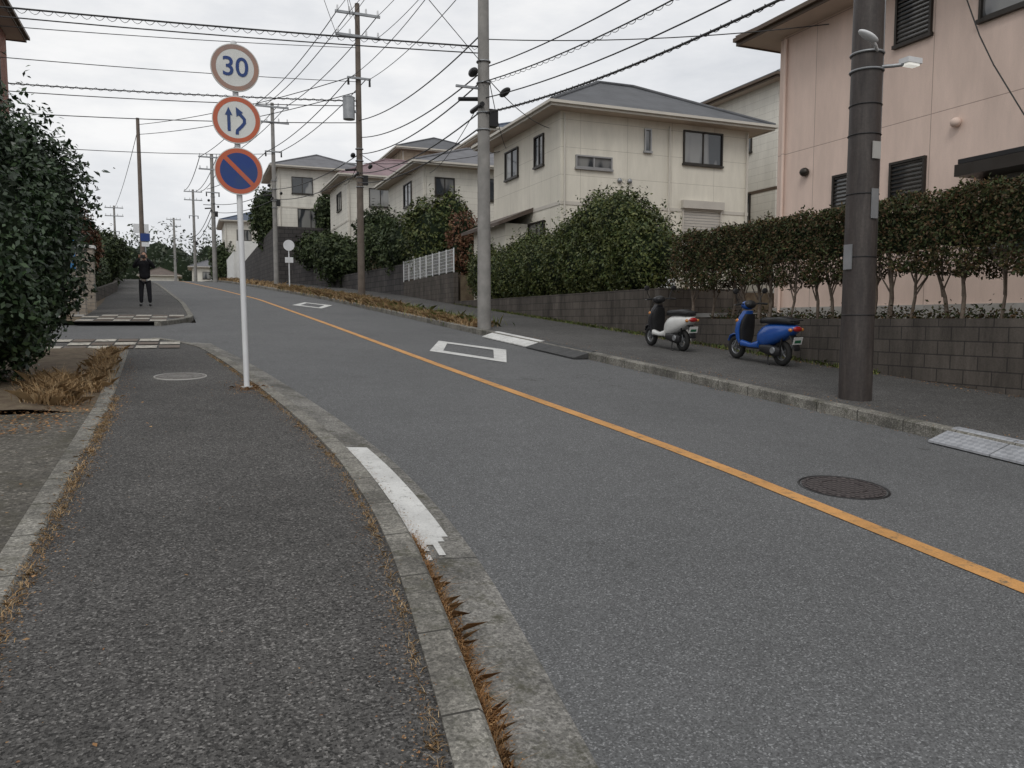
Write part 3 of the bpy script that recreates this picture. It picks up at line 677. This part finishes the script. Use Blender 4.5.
m=MB(); m.cyl((0,0,0),(0,0,2.1),.012,.012,metal,8); m.box(-.42,-.01,-.004,.004,1.2,2.05,simple('banner_cloth',(.03,.13,.32),(.05,.2,.42),8,.7)); m.cyl((-.43,0,2.06),(0,0,2.06),.008,.008,metal,6); m.box(-.14,.14,-.14,.14,0,.05,conc); m.build('banner',fl)
lw=MB(); lw.box(-4.6,-3.0,22.35,22.55,gz(22)-.1,gz(22)+.5,whiteconc); lw.build('low_wall')
fe=MB()
for i in range(9):
    yy=30.3+i; fe.cyl((9.95,yy,3.38),(9.95,yy,4.4),.025,.025,whitemet,6)
for k in range(7): fe.cyl((9.95,30.3,3.5+k*.14),(9.95,38.3,3.5+k*.14),.008,.008,whitemet,5)
for i in range(80): fe.cyl((9.95,30.3+i*.1,3.45),(9.95,30.3+i*.1,4.38),.006,.006,whitemet,4,False)
fe.build('wire_fence')
# ------------------------------------------------------------------ poles & wires
def pole(name,x,y,h,r0,r1,mat,parts=None,lean=(0,0)):
    e=empty(name,(x,y,gz(y))); mb=MB(); mb.cyl((0,0,-.1),(lean[0],lean[1],h),r0,r1,mat,24); mb.build('shaft',e)
    if parts: 
        m=MB(); parts(m); m.build('fittings',e)
    return e
def top_gear(h,tr=False,arms=(0,.7)):
    def f(m):
        for k,a in enumerate(arms):
            z=h-.25-a*1.3
            m.box(-.95,.95,-.14,-.05,z-.05,z+.05,metal)
            for q in (-.85,-.35,.35,.85): m.cyl((q,-.1,z+.05),(q,-.1,z+.25),.05,.035,whitemet,8)
        z=h-2.9; m.box(-.5,.5,-.2,-.12,z-.04,z+.04,metal)
        for q in (-.45,.45): m.cyl((q,-.16,z-.3),(q,-.16,z),.05,.04,blk,8)
        if tr:
            m.cyl((-.42,0,h-4.6),(-.42,0,h-3.7),.25,.25,metal,16); m.cyl((-.42,0,h-3.7),(-.42,0,h-3.6),.27,.1,metal,16)
            m.box(-.2,0,-.05,.05,h-4.3,h-4.2,metal)
        for z in (4.8,5.2,5.9,6.4): m.torus((0,0,z),(0,0,1),.16,.02,metal,16,6)
        m.box(.12,.34,-.1,.1,4.9,5.3,blk); m.cyl((-.12,-.25,5.35),(-.12,.5,5.35),.06,.06,blk,10)
        m.ell((-.3,-.1,6.1),(.1,.22,.1),blk); m.cyl((-.6,.1,5.5),(-.1,.1,5.55),.05,.05,blk,8); m.ell((.35,-.5,5.6),(.08,.3,.09),blk)
        m.box(-.7,.1,-.03,.03,5.75,5.8,metal)
    return f
def rpole(m):
    for z in (1.05,1.75,2.5,3.2,3.55): m.torus((0,0,z),(0,0,1),.196-.003*z,.006,blk,24,6)
    m.box(-.205,-.187,-.06,.06,1.6,1.9,metal)
    m.tube([(.175,-.075,.0),(.17,-.075,3.0),(.165,-.07,9)],.015,metal,8)
    m.torus((0,0,4.15),(0,0,1),.185,.014,metal,24,6); m.torus((0,0,3.95),(0,0,1),.186,.014,metal,24,6)
    m.box(-.06,.06,-.200,-.186,2.9,3.1,conc); m.box(-.05,.05,-.201,-.187,2.2,2.55,metal)
pole('utility_pole',7.6,7.28,11.5,.195,.14,poled,rpole)
lp=empty('street_lamp',(7.6,7.28,gz(7.28)))
m=MB(); m.tube([(.0,-.15,4.15),(-.2,-.3,4.15),(-.36,-.36,4.19)],.02,whitemet,8); m.ell((-.38,-.37,4.20),(.15,.06,.035),whitemet,Matrix.Rotation(.3,3,'Y'))
m.tube([(0,0,4.0),(.15,-.25,3.97),(.28,-.34,3.98)],.022,metal,8); m.box(.2,.42,-.42,-.28,3.98,4.04,whitemet); m.build('lamp_arm',lp)
em,nt,b=newmat('lamp_lens'); b.inputs['Emission Color'].default_value=(1,.97,.88,1); b.inputs['Emission Strength'].default_value=.5; b.inputs['Base Color'].default_value=(.8,.8,.8,1)
m=MB(); m.box(.23,.40,-.40,-.30,3.955,3.978,em); m.build('lens',lp)
pole('utility_pole',6.72,18.1,12.0,.17,.11,polec,top_gear(12.0,False))
pole('utility_pole',6.95,34,12.4,.16,.1,simple('pole_weathered',(.11,.09,.075),(.15,.125,.105),3,.9),top_gear(12.2,True))
pole('utility_pole',5.0,50,11,.15,.1,polec,top_gear(11))
pole('utility_pole',1.95,65,9.6,.18,.12,polec,top_gear(9.6))
pole('utility_pole',.8,95,11,.18,.12,polec,top_gear(11)); pole('utility_pole',-1.6,120,11,.2,.13,polec,top_gear(11))
pole('utility_pole',-2.6,55,10.2,.16,.1,simple('pole_brownish',(.12,.1,.085),(.16,.13,.11),3,.9))
pole('utility_pole',-7.5,100,9.5,.16,.1,polec,top_gear(9.5)); pole('utility_pole',-14,22.5,11,.17,.11,polec); pole('utility_pole',-15,38,12,.17,.11,polec)
def wires(name,L):
    cu=bpy.data.curves.new(name,'CURVE'); cu.dimensions='3D'; cu.bevel_depth=1; cu.bevel_resolution=1
    for p,q,sag,r in L:
        sp=cu.splines.new('POLY'); n=16; sp.points.add(n)
        for i in range(n+1):
            t=i/n; v=Vector(p).lerp(Vector(q),t); v.z-=4*sag*t*(1-t)
            sp.points[i].co=(*v,1); sp.points[i].radius=r
    cu.materials.append(wirem); return link(bpy.data.objects.new(name,cu))
def coil(name,p,q,sag,R,r,pitch):
    cu=bpy.data.curves.new(name,'CURVE'); cu.dimensions='3D'; cu.bevel_depth=r; cu.bevel_resolution=0
    p=Vector(p);q=Vector(q);d=(q-p);Ln=d.length;d.normalize();u=d.orthogonal().normalized();w=d.cross(u)
    n=int(Ln/pitch*6); sp=cu.splines.new('POLY'); sp.points.add(n)
    for i in range(n+1):
        t=i/n; v=p.lerp(q,t); v.z-=4*sag*t*(1-t); a=i*math.pi/3
        v=v+(u*math.cos(a)+w*math.sin(a))*R; sp.points[i].co=(*v,1)
    cu.materials.append(wirem); return link(bpy.data.objects.new(name,cu))
PR=(7.6,7.28,.51);PM=(6.72,18.1,1.27);PF=(6.95,34,2.38);PG=(5.0,50,3.5);PH=(1.95,65,4.47);PI=(.8,95,4.9)
Pb=(8.4,-14,-1.0)
def seg(A,B,hs,sag,r): return [((A[0]+dx,A[1],A[2]+h1),(B[0]+dx2,B[1],B[2]+h2),sag,r) for dx,h1,dx2,h2 in hs]
L=[]
L+=seg(PM,PR,[(q,11.9,q,11.2) for q in (-.85,-.35,.85)]+[(-.4,9.1,-.3,8.8),(.4,9.1,.3,8.8)],.25,.010)
L+=seg(PM,PR,[(-.1,5.9,0,6.1),(.1,6.3,.1,6.6),(0,5.55,.1,5.7)],.25,.013)+seg(PM,PR,[(0,5.2,0,5.3)],.22,.020)
L+=seg(PR,Pb,[(0,5.3,0,5.3),(0,6.1,0,6.1),(-.85,11.2,-.85,11)],.3,.014)
L+=seg(PM,PF,[(q,11.9,q,12.0) for q in (-.85,-.35,.85)]+[(q,10.9,q,11.1) for q in (-.85,.85)]+[(-.4,9.1,-.4,9.3),(.4,9.1,.4,9.3)],.35,.012)
L+=seg(PM,PF,[(0,5.3,0,5.4),(-.1,5.9,0,6.2),(.1,6.3,.1,6.9),(-.1,4.85,-.1,5.0),(.1,7.2,0,7.6)],.4,.018)
L+=seg(PF,PG,[(q,12,q,10.9) for q in (-.85,.85,-.35)]+[(0,5.4,0,5.3),(0,6.2,0,5.9),(-.4,9.3,-.4,8.1),(.3,9.3,.3,8.1)],.35,.02)
L+=seg(PG,PH,[(q,10.9,q,9.4) for q in (-.85,.85,.35)]+[(0,5.3,0,5.3),(0,5.9,0,5.9),(-.4,8.1,-.4,7)],.35,.022)
L+=seg(PH,PI,[(q,9.4,q,10.9) for q in (-.85,.85,.35)]+[(0,5.3,0,5.3),(0,5.9,0,5.9)],.5,.03)
wires('power_line',L)
coil('cable_spiral',(PM[0],PM[1],PM[2]+5.2),(PR[0],PR[1],PR[2]+5.3),.22,.034,.006,.22)
coil('cable_spiral',(PM[0],PM[1],PM[2]+5.9),(PR[0],PR[1],PR[2]+6.1),.25,.03,.006,.25)
LA=(-14,22.5,1.57);LB=(-15,38,2.66)
coil('cable_spiral',(PM[0],PM[1],PM[2]+6.72),(LA[0],LA[1],LA[2]+7.12),.17,.045,.006,.26)
coil('cable_spiral',(PF[0],PF[1],PF[2]+8.4),(LB[0],LB[1],LB[2]+8.3),.2,.055,.009,.35)
L=[]
L+=seg(PM,LA,[(0,6.75,0,7.15)],.15,.020)
L+=seg(PM,LA,[(0,6.6,0,7.0)],.2,.014)
L+=seg(PF,LA,[(0,10.6,0,6.6),(0,9.2,0,6.1)],.2,.013)
L+=seg(PF,LB,[(0,8.4,0,8.3)],.2,.024)
L+=seg(PF,LB,[(0,8.2,0,8.1),(0,7.5,0,7.2)],.3,.018)
L+=seg(PG,LB,[(0,8.0,0,6.2)],.4,.018)
L+=seg(PF,(-2.6,55,3.85),[(0,9.5,0,9.8),(0,8.8,0,9.2)],.3,.018)
L+=[((-2.6,55,13.4),(-7.5,100,14),.5,.02)]
L+=[((PM[0],PM[1],7.6),(-3.5,9,11.5),.1,.009),((PF[0],PF[1],13.8),(-.5,8,13.2),.5,.011),((PF[0]-.8,PF[1],13.2),(-1.2,8,13),.5,.011),((PF[0]-.3,PF[1],14.2),(.4,8,14),.4,.011)]
L+=[((PM[0],PM[1],7.4),(11.7,25,8.1),.2,.012),((PM[0],PM[1],8.0),(11.7,29,8.2),.3,.012),((PM[0],PM[1],8.2),(13.45,14,8.1),.15,.012),((PF[0],PF[1],8.6),(10.6,39,8.8),.2,.014),((PF[0],PF[1],8.4),(9.6,52,10.3),.3,.016),((PF[0],PF[1],8.2),(11.7,29.5,8.2),.2,.013),
 ((7.6,7.28,7.2),(13.45,9.2,6.9),.1,.010),((PG[0],PG[1],9.5),(6.6,64,12.6),.2,.016),((PM[0],PM[1],6.9),(11.0,37.2,8.6),.3,.012)]
wires('service_wires',L)
# ------------------------------------------------------------------ traffic sign
sg=empty('traffic_sign',(.61,9.8,gz(9.8)),(0,-.010,0))
m=MB(); m.cyl((0,0,-.05),(0,0,4.0),.033,.033,whitemet,16); m.ell((0,0,4.0),(.034,.034,.02),whitemet); m.cyl((0,0,0),(0,0,.025),.07,.07,conc,16); m.build('post',sg)
def disc(mb,zc,r,y,mat,n=48): mb.add([(r*math.cos(2*math.pi*k/n),y,zc+r*math.sin(2*math.pi*k/n)) for k in range(n)],[tuple(range(n))],mat)
def ring(mb,zc,r0,r1,y,mat,n=48):
    vs=[];fs=[]
    for k in range(n):
        a=2*math.pi*k/n; vs+=[(r0*math.cos(a),y,zc+r0*math.sin(a)),(r1*math.cos(a),y,zc+r1*math.sin(a))]
    for k in range(n): j=(k+1)%n; fs.append((2*k,2*k+1,2*j+1,2*j))
    mb.add(vs,fs,mat)
def ribbon(mb,pts,w,y,mat):
    vs=[]
    for i,p in enumerate(pts):
        a=Vector(pts[max(i-1,0)]);b=Vector(pts[min(i+1,len(pts)-1)]);d=(b-a).normalized();n=Vector((-d.y,d.x))*w
        vs+=[(p[0]-n.x,y,p[1]-n.y),(p[0]+n.x,y,p[1]+n.y)]
    mb.add(vs,[(2*i,2*i+1,2*i+3,2*i+2) for i in range(len(pts)-1)],mat)
ZS=[3.70,3.115,2.535]; RS=.268; yf=-.062
sf=[]
for i,zc in enumerate(ZS):
    fe_=empty('face_%d'%(i+1)); fe_.parent=sg; fe_.rotation_euler=(0,0,(.03,-.05,.02)[i])
    m=MB(); m.cyl((0,yf+.003,zc),(0,yf+.02,zc),RS,RS,metal,48); m.box(-.05,.05,yf+.02,-.02,zc-.03,zc+.03,metal)
    m.box(-.05,.05,yf+.02,-.02,zc+.1,zc+.13,metal)
    disc(m,zc,RS,yf,signw)
    rr=RS-.010
    ring(m,zc,rr-.050,rr,yf-.002,(signr2,signr,signr)[i])
    if i==2:
        disc(m,zc,rr-.050,yf-.002,signb)
        a=math.radians(-45); u=Vector((math.cos(a),0,math.sin(a)));w=Vector((-u.z,0,u.x)); c=Vector((0,yf-.004,zc)); h=rr-.045; t=.024
        m.add([c-u*h-w*t,c+u*h-w*t,c+u*h+w*t,c-u*h+w*t],[(0,1,2,3)],signr)
    if i==1:
        Yp=yf-.004
        T=lambda pts:[(x,zc+z) for x,z in pts]
        # straight arrow
        ribbon(m,T([(-.085,-.13),(-.085,.06)]),.017,Yp,signb); m.add([(x,Yp-.001,zc+z) for x,z in ((-.125,.05),(-.045,.05),(-.085,.14))],[(0,1,2)],signb)
        # bent arrow crossing the lane line
        ribbon(m,T([(.0,-.165),(.005,-.12),(.055,-.07),(.085,-.03),(.085,.01),(.055,.045),(.03,.07)]),.018,Yp,signb)
        m.add([(x,Yp-.001,zc+z) for x,z in ((.072,.085),(.0,.035),(-.005,.145))],[(0,1,2)],signb)
    m.build('plate',fe_); sf.append(fe_)
tc=bpy.data.curves.new('numeral','FONT'); tc.body='30'; tc.size=.30; tc.align_x='CENTER'; tc.align_y='CENTER'; tc.extrude=.001; tc.offset=.003; tc.materials.append(signb)
to=bpy.data.objects.new('numeral',tc); link(to,sf[0]); to.location=(0,yf-.004,ZS[0]); to.rotation_euler=(math.pi/2,0,0)
s2=empty('traffic_sign',(5.2,45,gz(45))); m=MB(); m.cyl((0,0,0),(0,0,2.75),.035,.035,whitemet,10); m.cyl((0,-.07,2.45),(0,-.05,2.45),.3,.3,whitemet,28); m.box(-.22,.22,-.07,-.05,1.5,1.8,whitemet); m.build('post_and_plates',s2)
s3=empty('traffic_sign',(-2.2,50,gz(50))); m=MB(); m.cyl((0,0,0),(0,0,3.0),.035,.035,metal,10); m.box(-.25,.25,-.06,-.04,2.5,2.95,signb); m.box(-.2,.2,-.06,-.04,2.2,2.45,whitemet); m.build('post_and_plates',s3)
s4=empty('guide_sign',(-3.6,75,gz(75))); m=MB(); m.cyl((0,0,0),(0,0,5),.08,.07,metal,10); m.box(-.6,.6,-.06,-.03,4,4.8,whitemet); m.build('post_and_plates',s4)
# ------------------------------------------------------------------ scooters
def er(c,u,v,ru,rv,n=20,p=2.6):
    c=Vector(c);u=Vector(u);v=Vector(v); out=[]
    for k in range(n):
        a=2*math.pi*k/n; ca,sa=math.cos(a),math.sin(a)
        out.append(c+u*(math.copysign(abs(ca)**(2/p),ca)*ru)+v*(math.copysign(abs(sa)**(2/p),sa)*rv))
    return out
def paint(name,c,coat=.5): 
    m,nt,b=newmat(name,.3,.5); b.inputs['Coat Weight'].default_value=coat
    tcn=N(nt,'ShaderNodeTexCoord').outputs['Object']; nt.links.new(ramp(nt,noise(nt,tcn,6,3),[(.3,c),(.7,tuple(x*.85 for x in c))]),b.inputs['Base Color']); return m
pw=paint('paint_white',(.66,.66,.64)); pb=paint('paint_blue',(.012,.075,.32)); pk=paint('paint_black',(.015,.015,.018))
tail=paint('lens_red',(.35,.015,.015)); lensw=paint('lens_clear',(.5,.52,.55)); amber=paint('lens_amber',(.5,.18,.02)); platew=paint('plate_white',(.62,.62,.6),0); plateg=simple('plate_green',(.02,.12,.06))
def scooter(x,y,ang,body,front,lean=.0,sc_=.94):
    e=empty('scooter')
    e.matrix_world=Matrix.Translation((x,y,gz(y)+.02))@Matrix.Rotation(ang,4,'Z')@Matrix.Rotation(-math.atan(S),4,'Y')@Matrix.Rotation(lean,4,'X')@Matrix.Diagonal((sc_*.95,sc_,sc_*1.03,1))
    Y=(0,1,0);Z=(0,0,1);X=(1,0,0)
    m=MB()
    m.loft([er((a,0,z),Y,Z,w,h) for a,z,w,h in [(-.90,.64,.04,.03),(-.86,.635,.09,.06),(-.76,.61,.135,.10),(-.6,.57,.165,.145),(-.42,.53,.178,.18),(-.25,.49,.17,.2),(-.12,.45,.15,.19),(-.03,.42,.12,.15)]],body)
    m.build('rear_cowl',e)
    m=MB()
    m.loft([er((a,0,z),Y,Z,w,h,20,3.2) for a,z,w,h in [(-.86,.74,.07,.02),(-.80,.755,.135,.05),(-.55,.765,.155,.065),(-.35,.745,.155,.06),(-.15,.74,.125,.055),(-.04,.72,.08,.045),(-.0,.70,.03,.02)]],blk)
    m.build('seat',e)
    m=MB(); m.loft([er((a,0,z),Y,Z,w,h,20,4) for a,z,w,h in [(-.12,.29,.13,.05),(.05,.275,.16,.04),(.3,.275,.165,.04),(.42,.31,.14,.05)]],blk)
    m.loft([er((a,.12,z),Y,Z,.05,h,12) for a,z,h in [(-.1,.33,.07),(.1,.29,.04),(.35,.31,.06)]],body); m.build('floorboard',e)
    m=MB(); m.loft([er((a,0,z),X,Y,rx,wy,20,2.4) for a,z,rx,wy in [(.40,.27,.05,.13),(.44,.38,.055,.18),(.46,.52,.07,.20),(.44,.66,.08,.19),(.40,.79,.085,.14),(.37,.88,.07,.09)]],front)
    m.loft([er((a-.045,0,z),X,Y,rx,wy,20,2.8) for a,z,rx,wy in [(.40,.30,.03,.11),(.42,.40,.04,.155),(.42,.55,.055,.165),(.40,.70,.06,.15),(.37,.82,.06,.10)]],blk); m.build('leg_shield',e)
    m=MB(); m.ell((.37,0,.97),(.11,.15,.08),front); m.ell((.33,0,.985),(.10,.13,.075),blk); m.ell((.465,0,.965),(.035,.085,.065),lensw); m.ell((.46,.15,.7),(.05,.04,.035),amber); m.ell((.46,-.15,.7),(.05,.04,.035),amber); m.build('headlamp_cowl',e)
    m=MB(); m.tube([(.27,.34,.99),(.33,.2,1.0),(.36,0,.98),(.33,-.2,1.0),(.27,-.34,.99)],.012,blk)
    for s in (1,-1):
        m.cyl((.265,s*.36,.99),(.30,s*.24,1.0),.019,.019,rubber,10)
        m.tube([(.34,s*.24,1.0),(.37,s*.29,1.1),(.34,s*.33,1.19)],.008,blk,6); m.ell((.33,s*.34,1.22),(.018,.07,.05),blk)
        m.tube([(.34,s*.2,.985),(.36,s*.3,.985),(.33,s*.37,.985)],.006,metal,6)
    m.tube([(.42,.1,.95),(.5,.12,.8),(.46,.1,.55)],.007,blk,6)
    m.build('handlebar',e)
    for nm,ax in (('rear_wheel',-.56),('front_wheel',.62)):
        m=MB(); m.torus((ax,0,.215),Y,.165,.05,rubber,32,10); m.torus((ax,0,.215),Y,.125,.014,metal,28,6,wz=2)
        m.cyl((ax,-.04,.215),(ax,.04,.215),.04,.04,metal,14)
        for k in range(5):
            a=k*2*math.pi/5; m.tube([(ax,0,.215),(ax+.125*math.cos(a),0,.215+.125*math.sin(a))],.014,metal,6)
        m.build(nm,e)
    m=MB()
    for s in (1,-1): m.tube([(.47,s*.07,.5),(.55,s*.075,.34),(.62,s*.075,.215)],.02,metal)
    rings=[]
    for k in range(11):
        t=math.radians(25+ k*12.5); c=Vector((.62+math.cos(t)*.235,0,.215+math.sin(t)*.235)); u=Vector((math.cos(t),0,math.sin(t)))
        rings.append(er(c,u,Y,.02,.075 if 1<k<9 else .05,12,2.4))
    m.loft(rings,front); m.build('front_fork_fender',e)
    m=MB(); m.loft([er((a,.13,z),Y,Z,w,h,14) for a,z,w,h in [(-.64,.24,.03,.06),(-.55,.24,.05,.09),(-.35,.26,.055,.085),(-.15,.27,.04,.06)]],blk)
    m.cyl((-.5,.17,.26),(-.5,.195,.26),.06,.05,metal,14)
    m.loft([er((-.62,-.16,.30),Y,Z,.03,.03,12),er((-.6,-.16,.3),Y,Z,.055,.055,12),er((-.3,-.15,.26),Y,Z,.055,.055,12),er((-.22,-.13,.25),Y,Z,.02,.02,12)],metal)
    m.loft([er((-.35,0,.32),Y,Z,.12,.1,12),er((-.1,0,.3),Y,Z,.11,.08,12)],blk)
    m.tube([(-.3,.08,.2),(-.36,.14,.02),(-.42,.15,.012)],.011,blk); m.tube([(-.3,-.08,.2),(-.36,-.14,.02),(-.42,-.15,.012)],.011,blk)
    m.tube([(-.56,.08,.24),(-.64,.1,.5)],.018,blk)
    m.build('engine_stand',e)
    m=MB(); m.ell((-.885,0,.64),(.035,.10,.045),tail)
    for s in (1,-1): m.ell((-.85,s*.13,.625),(.04,.035,.03),amber)
    m.build('tail_lamp',e)
    m=MB(); m.loft([er((-.78,0,.52),Y,Z,.08,.03,12,4),er((-.86,0,.42),Y,Z,.08,.02,12,4),er((-.9,0,.3),Y,Z,.07,.02,12,4)],blk)
    M=Matrix.Translation((-.905,0,.44))@Matrix.Rotation(-.25,4,'Y'); m.box(-.004,.004,-.1,.1,-.055,.07,platew,M); m.box(-.0065,-.0045,-.07,.07,-.03,.02,plateg,M); m.build('license_plate',e)
    m=MB(); m.tube([(-.55,.11,.73),(-.75,.13,.77),(-.93,.08,.79),(-.96,0,.79),(-.93,-.08,.79),(-.75,-.13,.77),(-.55,-.11,.73)],.011,blk); m.tube([(-.85,.1,.785),(-.85,-.1,.785)],.008,blk); m.build('grab_rail',e)
    return e
scooter(8.72,13.1,math.radians(92),pw,pk,-.03)
scooter(9.05,10.78,math.radians(94),pb,pb,-.03,.96)
# ------------------------------------------------------------------ person
def person(x,y):
    e=empty('person',(x,y,gz(y)),(0,0,math.radians(-4)))
    def skin(name,V,E,R,root,mat,sub=2):
        me=bpy.data.meshes.new(name); me.from_pydata(V,E,[]); o=bpy.data.objects.new(name,me); link(o,e)
        md=o.modifiers.new('s','SKIN'); md.use_smooth_shade=True
        for i,r in enumerate(R): me.skin_vertices[0].data[i].radius=(r if isinstance(r,tuple) else (r,r)); me.skin_vertices[0].data[i].use_root=(i==root)
        sb=o.modifiers.new('b','SUBSURF'); sb.levels=sub; sb.render_levels=sub
        me.materials.append(mat); return o
    jk=simple('jacket_black',(.014,.014,.016),(.025,.025,.028),8,.9,.4,60,spec=.1); tr=simple('trousers_dark',(.016,.016,.019),(.026,.026,.03),8,.9,.3,60,spec=.1)
    skinm=simple('skin',(.42,.25,.18),(.38,.22,.16),8,.6); hair=simple('hair',(.01,.009,.008),(.018,.015,.013),30,.6)
    V=[(0,0,.84),(0,0,1.02),(0,0,1.2),(0,0,1.34),(0,-.01,1.43),(0,-.02,1.48)];R=[(.185,.13),(.17,.12),(.18,.12),(.175,.105),(.075,.075),(.055,.055)];E=[(0,1),(1,2),(2,3),(3,4),(4,5)]
    for s in (1,-1):
        b=len(V); V+=[(s*.17,0,1.37),(s*.30,-.11,1.22),(s*.20,-.26,1.40),(s*.10,-.29,1.50)]; R+=[.075,.062,.05,.038]; E+=[(3,b),(b,b+1),(b+1,b+2),(b+2,b+3)]
    skin('jacket',V,E,R,0,jk)
    V=[(0,0,.88)];R=[(.15,.11)];E=[]
    for s in (1,-1):
        b=len(V); V+=[(s*.095,0,.78),(s*.115,-.01,.48),(s*.13,.01,.10)]; R+=[.1,.075,.06]; E+=[(0,b),(b,b+1),(b+1,b+2)]
    skin('trousers',V,E,R,0,tr)
    for s in (1,-1): skin('shoe_%s'%('l' if s>0 else 'r'),[(s*.13,.03,.06),(s*.135,-.06,.045),(s*.145,-.17,.035)],[(0,1),(1,2)],[.05,.045,.036],0,blk)
    m=MB(); m.ell((0,-.035,1.60),(.078,.098,.118),skinm,None,20,14); m.ell((0,-.055,1.54),(.055,.07,.06),skinm); m.cyl((0,-.01,1.42),(0,-.015,1.54),.055,.052,skinm,14)
    m.cyl((0,-.125,1.60),(0,-.145,1.575),.009,.015,skinm,8)
    for s in (1,-1): m.ell((s*.08,-.02,1.595),(.012,.02,.032),skinm); m.ell((s*.03,-.122,1.612),(.013,.008,.006),hair); m.ell((s*.03,-.122,1.632),(.018,.006,.004),hair)
    m.ell((0,-.122,1.545),(.024,.008,.006),simple('lips',(.3,.12,.1)))
    m.build('head',e)
    m=MB(); m.ell((0,-.01,1.635),(.086,.10,.105),hair,Matrix.Rotation(-.25,3,'X'),20,14); m.build('hair',e)
    m=MB(); m.box(-.085,.085,-.345,-.325,1.50,1.60,blk); m.cyl((.02,-.345,1.55),(.02,-.375,1.55),.03,.028,blk,16); m.build('camera_in_hands',e,.006)
    for s in (1,-1):
        m=MB(); m.loft([er((s*.10,-.295,1.50),(1,0,0),(0,1,0),.024,.03,12),er((s*.105,-.31,1.53),(1,0,0),(0,1,0),.02,.04,12),er((s*.105,-.32,1.575),(1,0,0),(0,1,0),.016,.036,12)],skinm)
        for k,l in enumerate((.95,1.05,1,.8)):
            z=1.59-k*.021; m.tube([(s*.108,-.33,z),(s*.11,-.36,z+.004),(s*(.11-.022*l),-.362,z),(s*(.11-.04*l),-.352,z-.003)],[.0095,.009,.0085,.007],skinm,8)
        m.tube([(s*.1,-.30,1.52),(s*.08,-.312,1.525),(s*.05,-.315,1.535)],[.011,.010,.008],skinm,8)
        m.build('hand_%s'%('l' if s>0 else 'r'),e)
    return e
person(-1.27,27.6)
# ------------------------------------------------------------------ light, sky, camera
w=bpy.data.worlds.new('World'); sc.world=w; w.use_nodes=True; nt=w.node_tree; bg=nt.nodes['Background']
SE,SR=math.radians(48),math.radians(215)
sky=N(nt,'ShaderNodeTexSky',sky_type='NISHITA'); sky.sun_disc=False; sky.sun_elevation=SE; sky.sun_rotation=SR
tcn=N(nt,'ShaderNodeTexCoord'); mp=N(nt,'ShaderNodeMapping'); mp.inputs['Scale'].default_value=(1,1,3.2); nt.links.new(tcn.outputs['Generated'],mp.inputs[0])
f=noise(nt,mp.outputs[0],2.3,8,.6)
cl=ramp(nt,f,[(.34,(.67,.69,.725)),(.5,(.83,.84,.86)),(.64,(.99,.985,.98))])
sc10=mix(nt,1,cl,(10,10,10),'MULTIPLY')
c=mix(nt,.95,sky.outputs[0],sc10); nt.links.new(c,bg.inputs[0]); bg.inputs[1].default_value=.1
sd=bpy.data.lights.new('sun','SUN'); sd.energy=1.1; sd.angle=math.radians(25); sd.color=(1,.97,.92)
so=link(bpy.data.objects.new('sun',sd))
dv=Vector((math.sin(SR)*math.cos(SE),math.cos(SR)*math.cos(SE),math.sin(SE)))
so.rotation_euler=dv.to_track_quat('Z','Y').to_euler()
cam=bpy.data.cameras.new('camera'); cam.lens=780/1024*36; cam.sensor_width=36; cam.clip_end=3000; cam.clip_start=.05
co=link(bpy.data.objects.new('camera',cam))
yw,pt=math.radians(22.4),math.radians(4.7)
F=Vector((math.sin(yw)*math.cos(pt),math.cos(yw)*math.cos(pt),-math.sin(pt))); R=Vector((math.cos(yw),-math.sin(yw),0)); U=R.cross(F)
M=Matrix((R,U,-F)).transposed().to_4x4(); M.translation=(0,0,1.5); co.matrix_world=M
sc.camera=co
sc.view_settings.view_transform='Standard'; sc.view_settings.look='None'; sc.view_settings.exposure=0
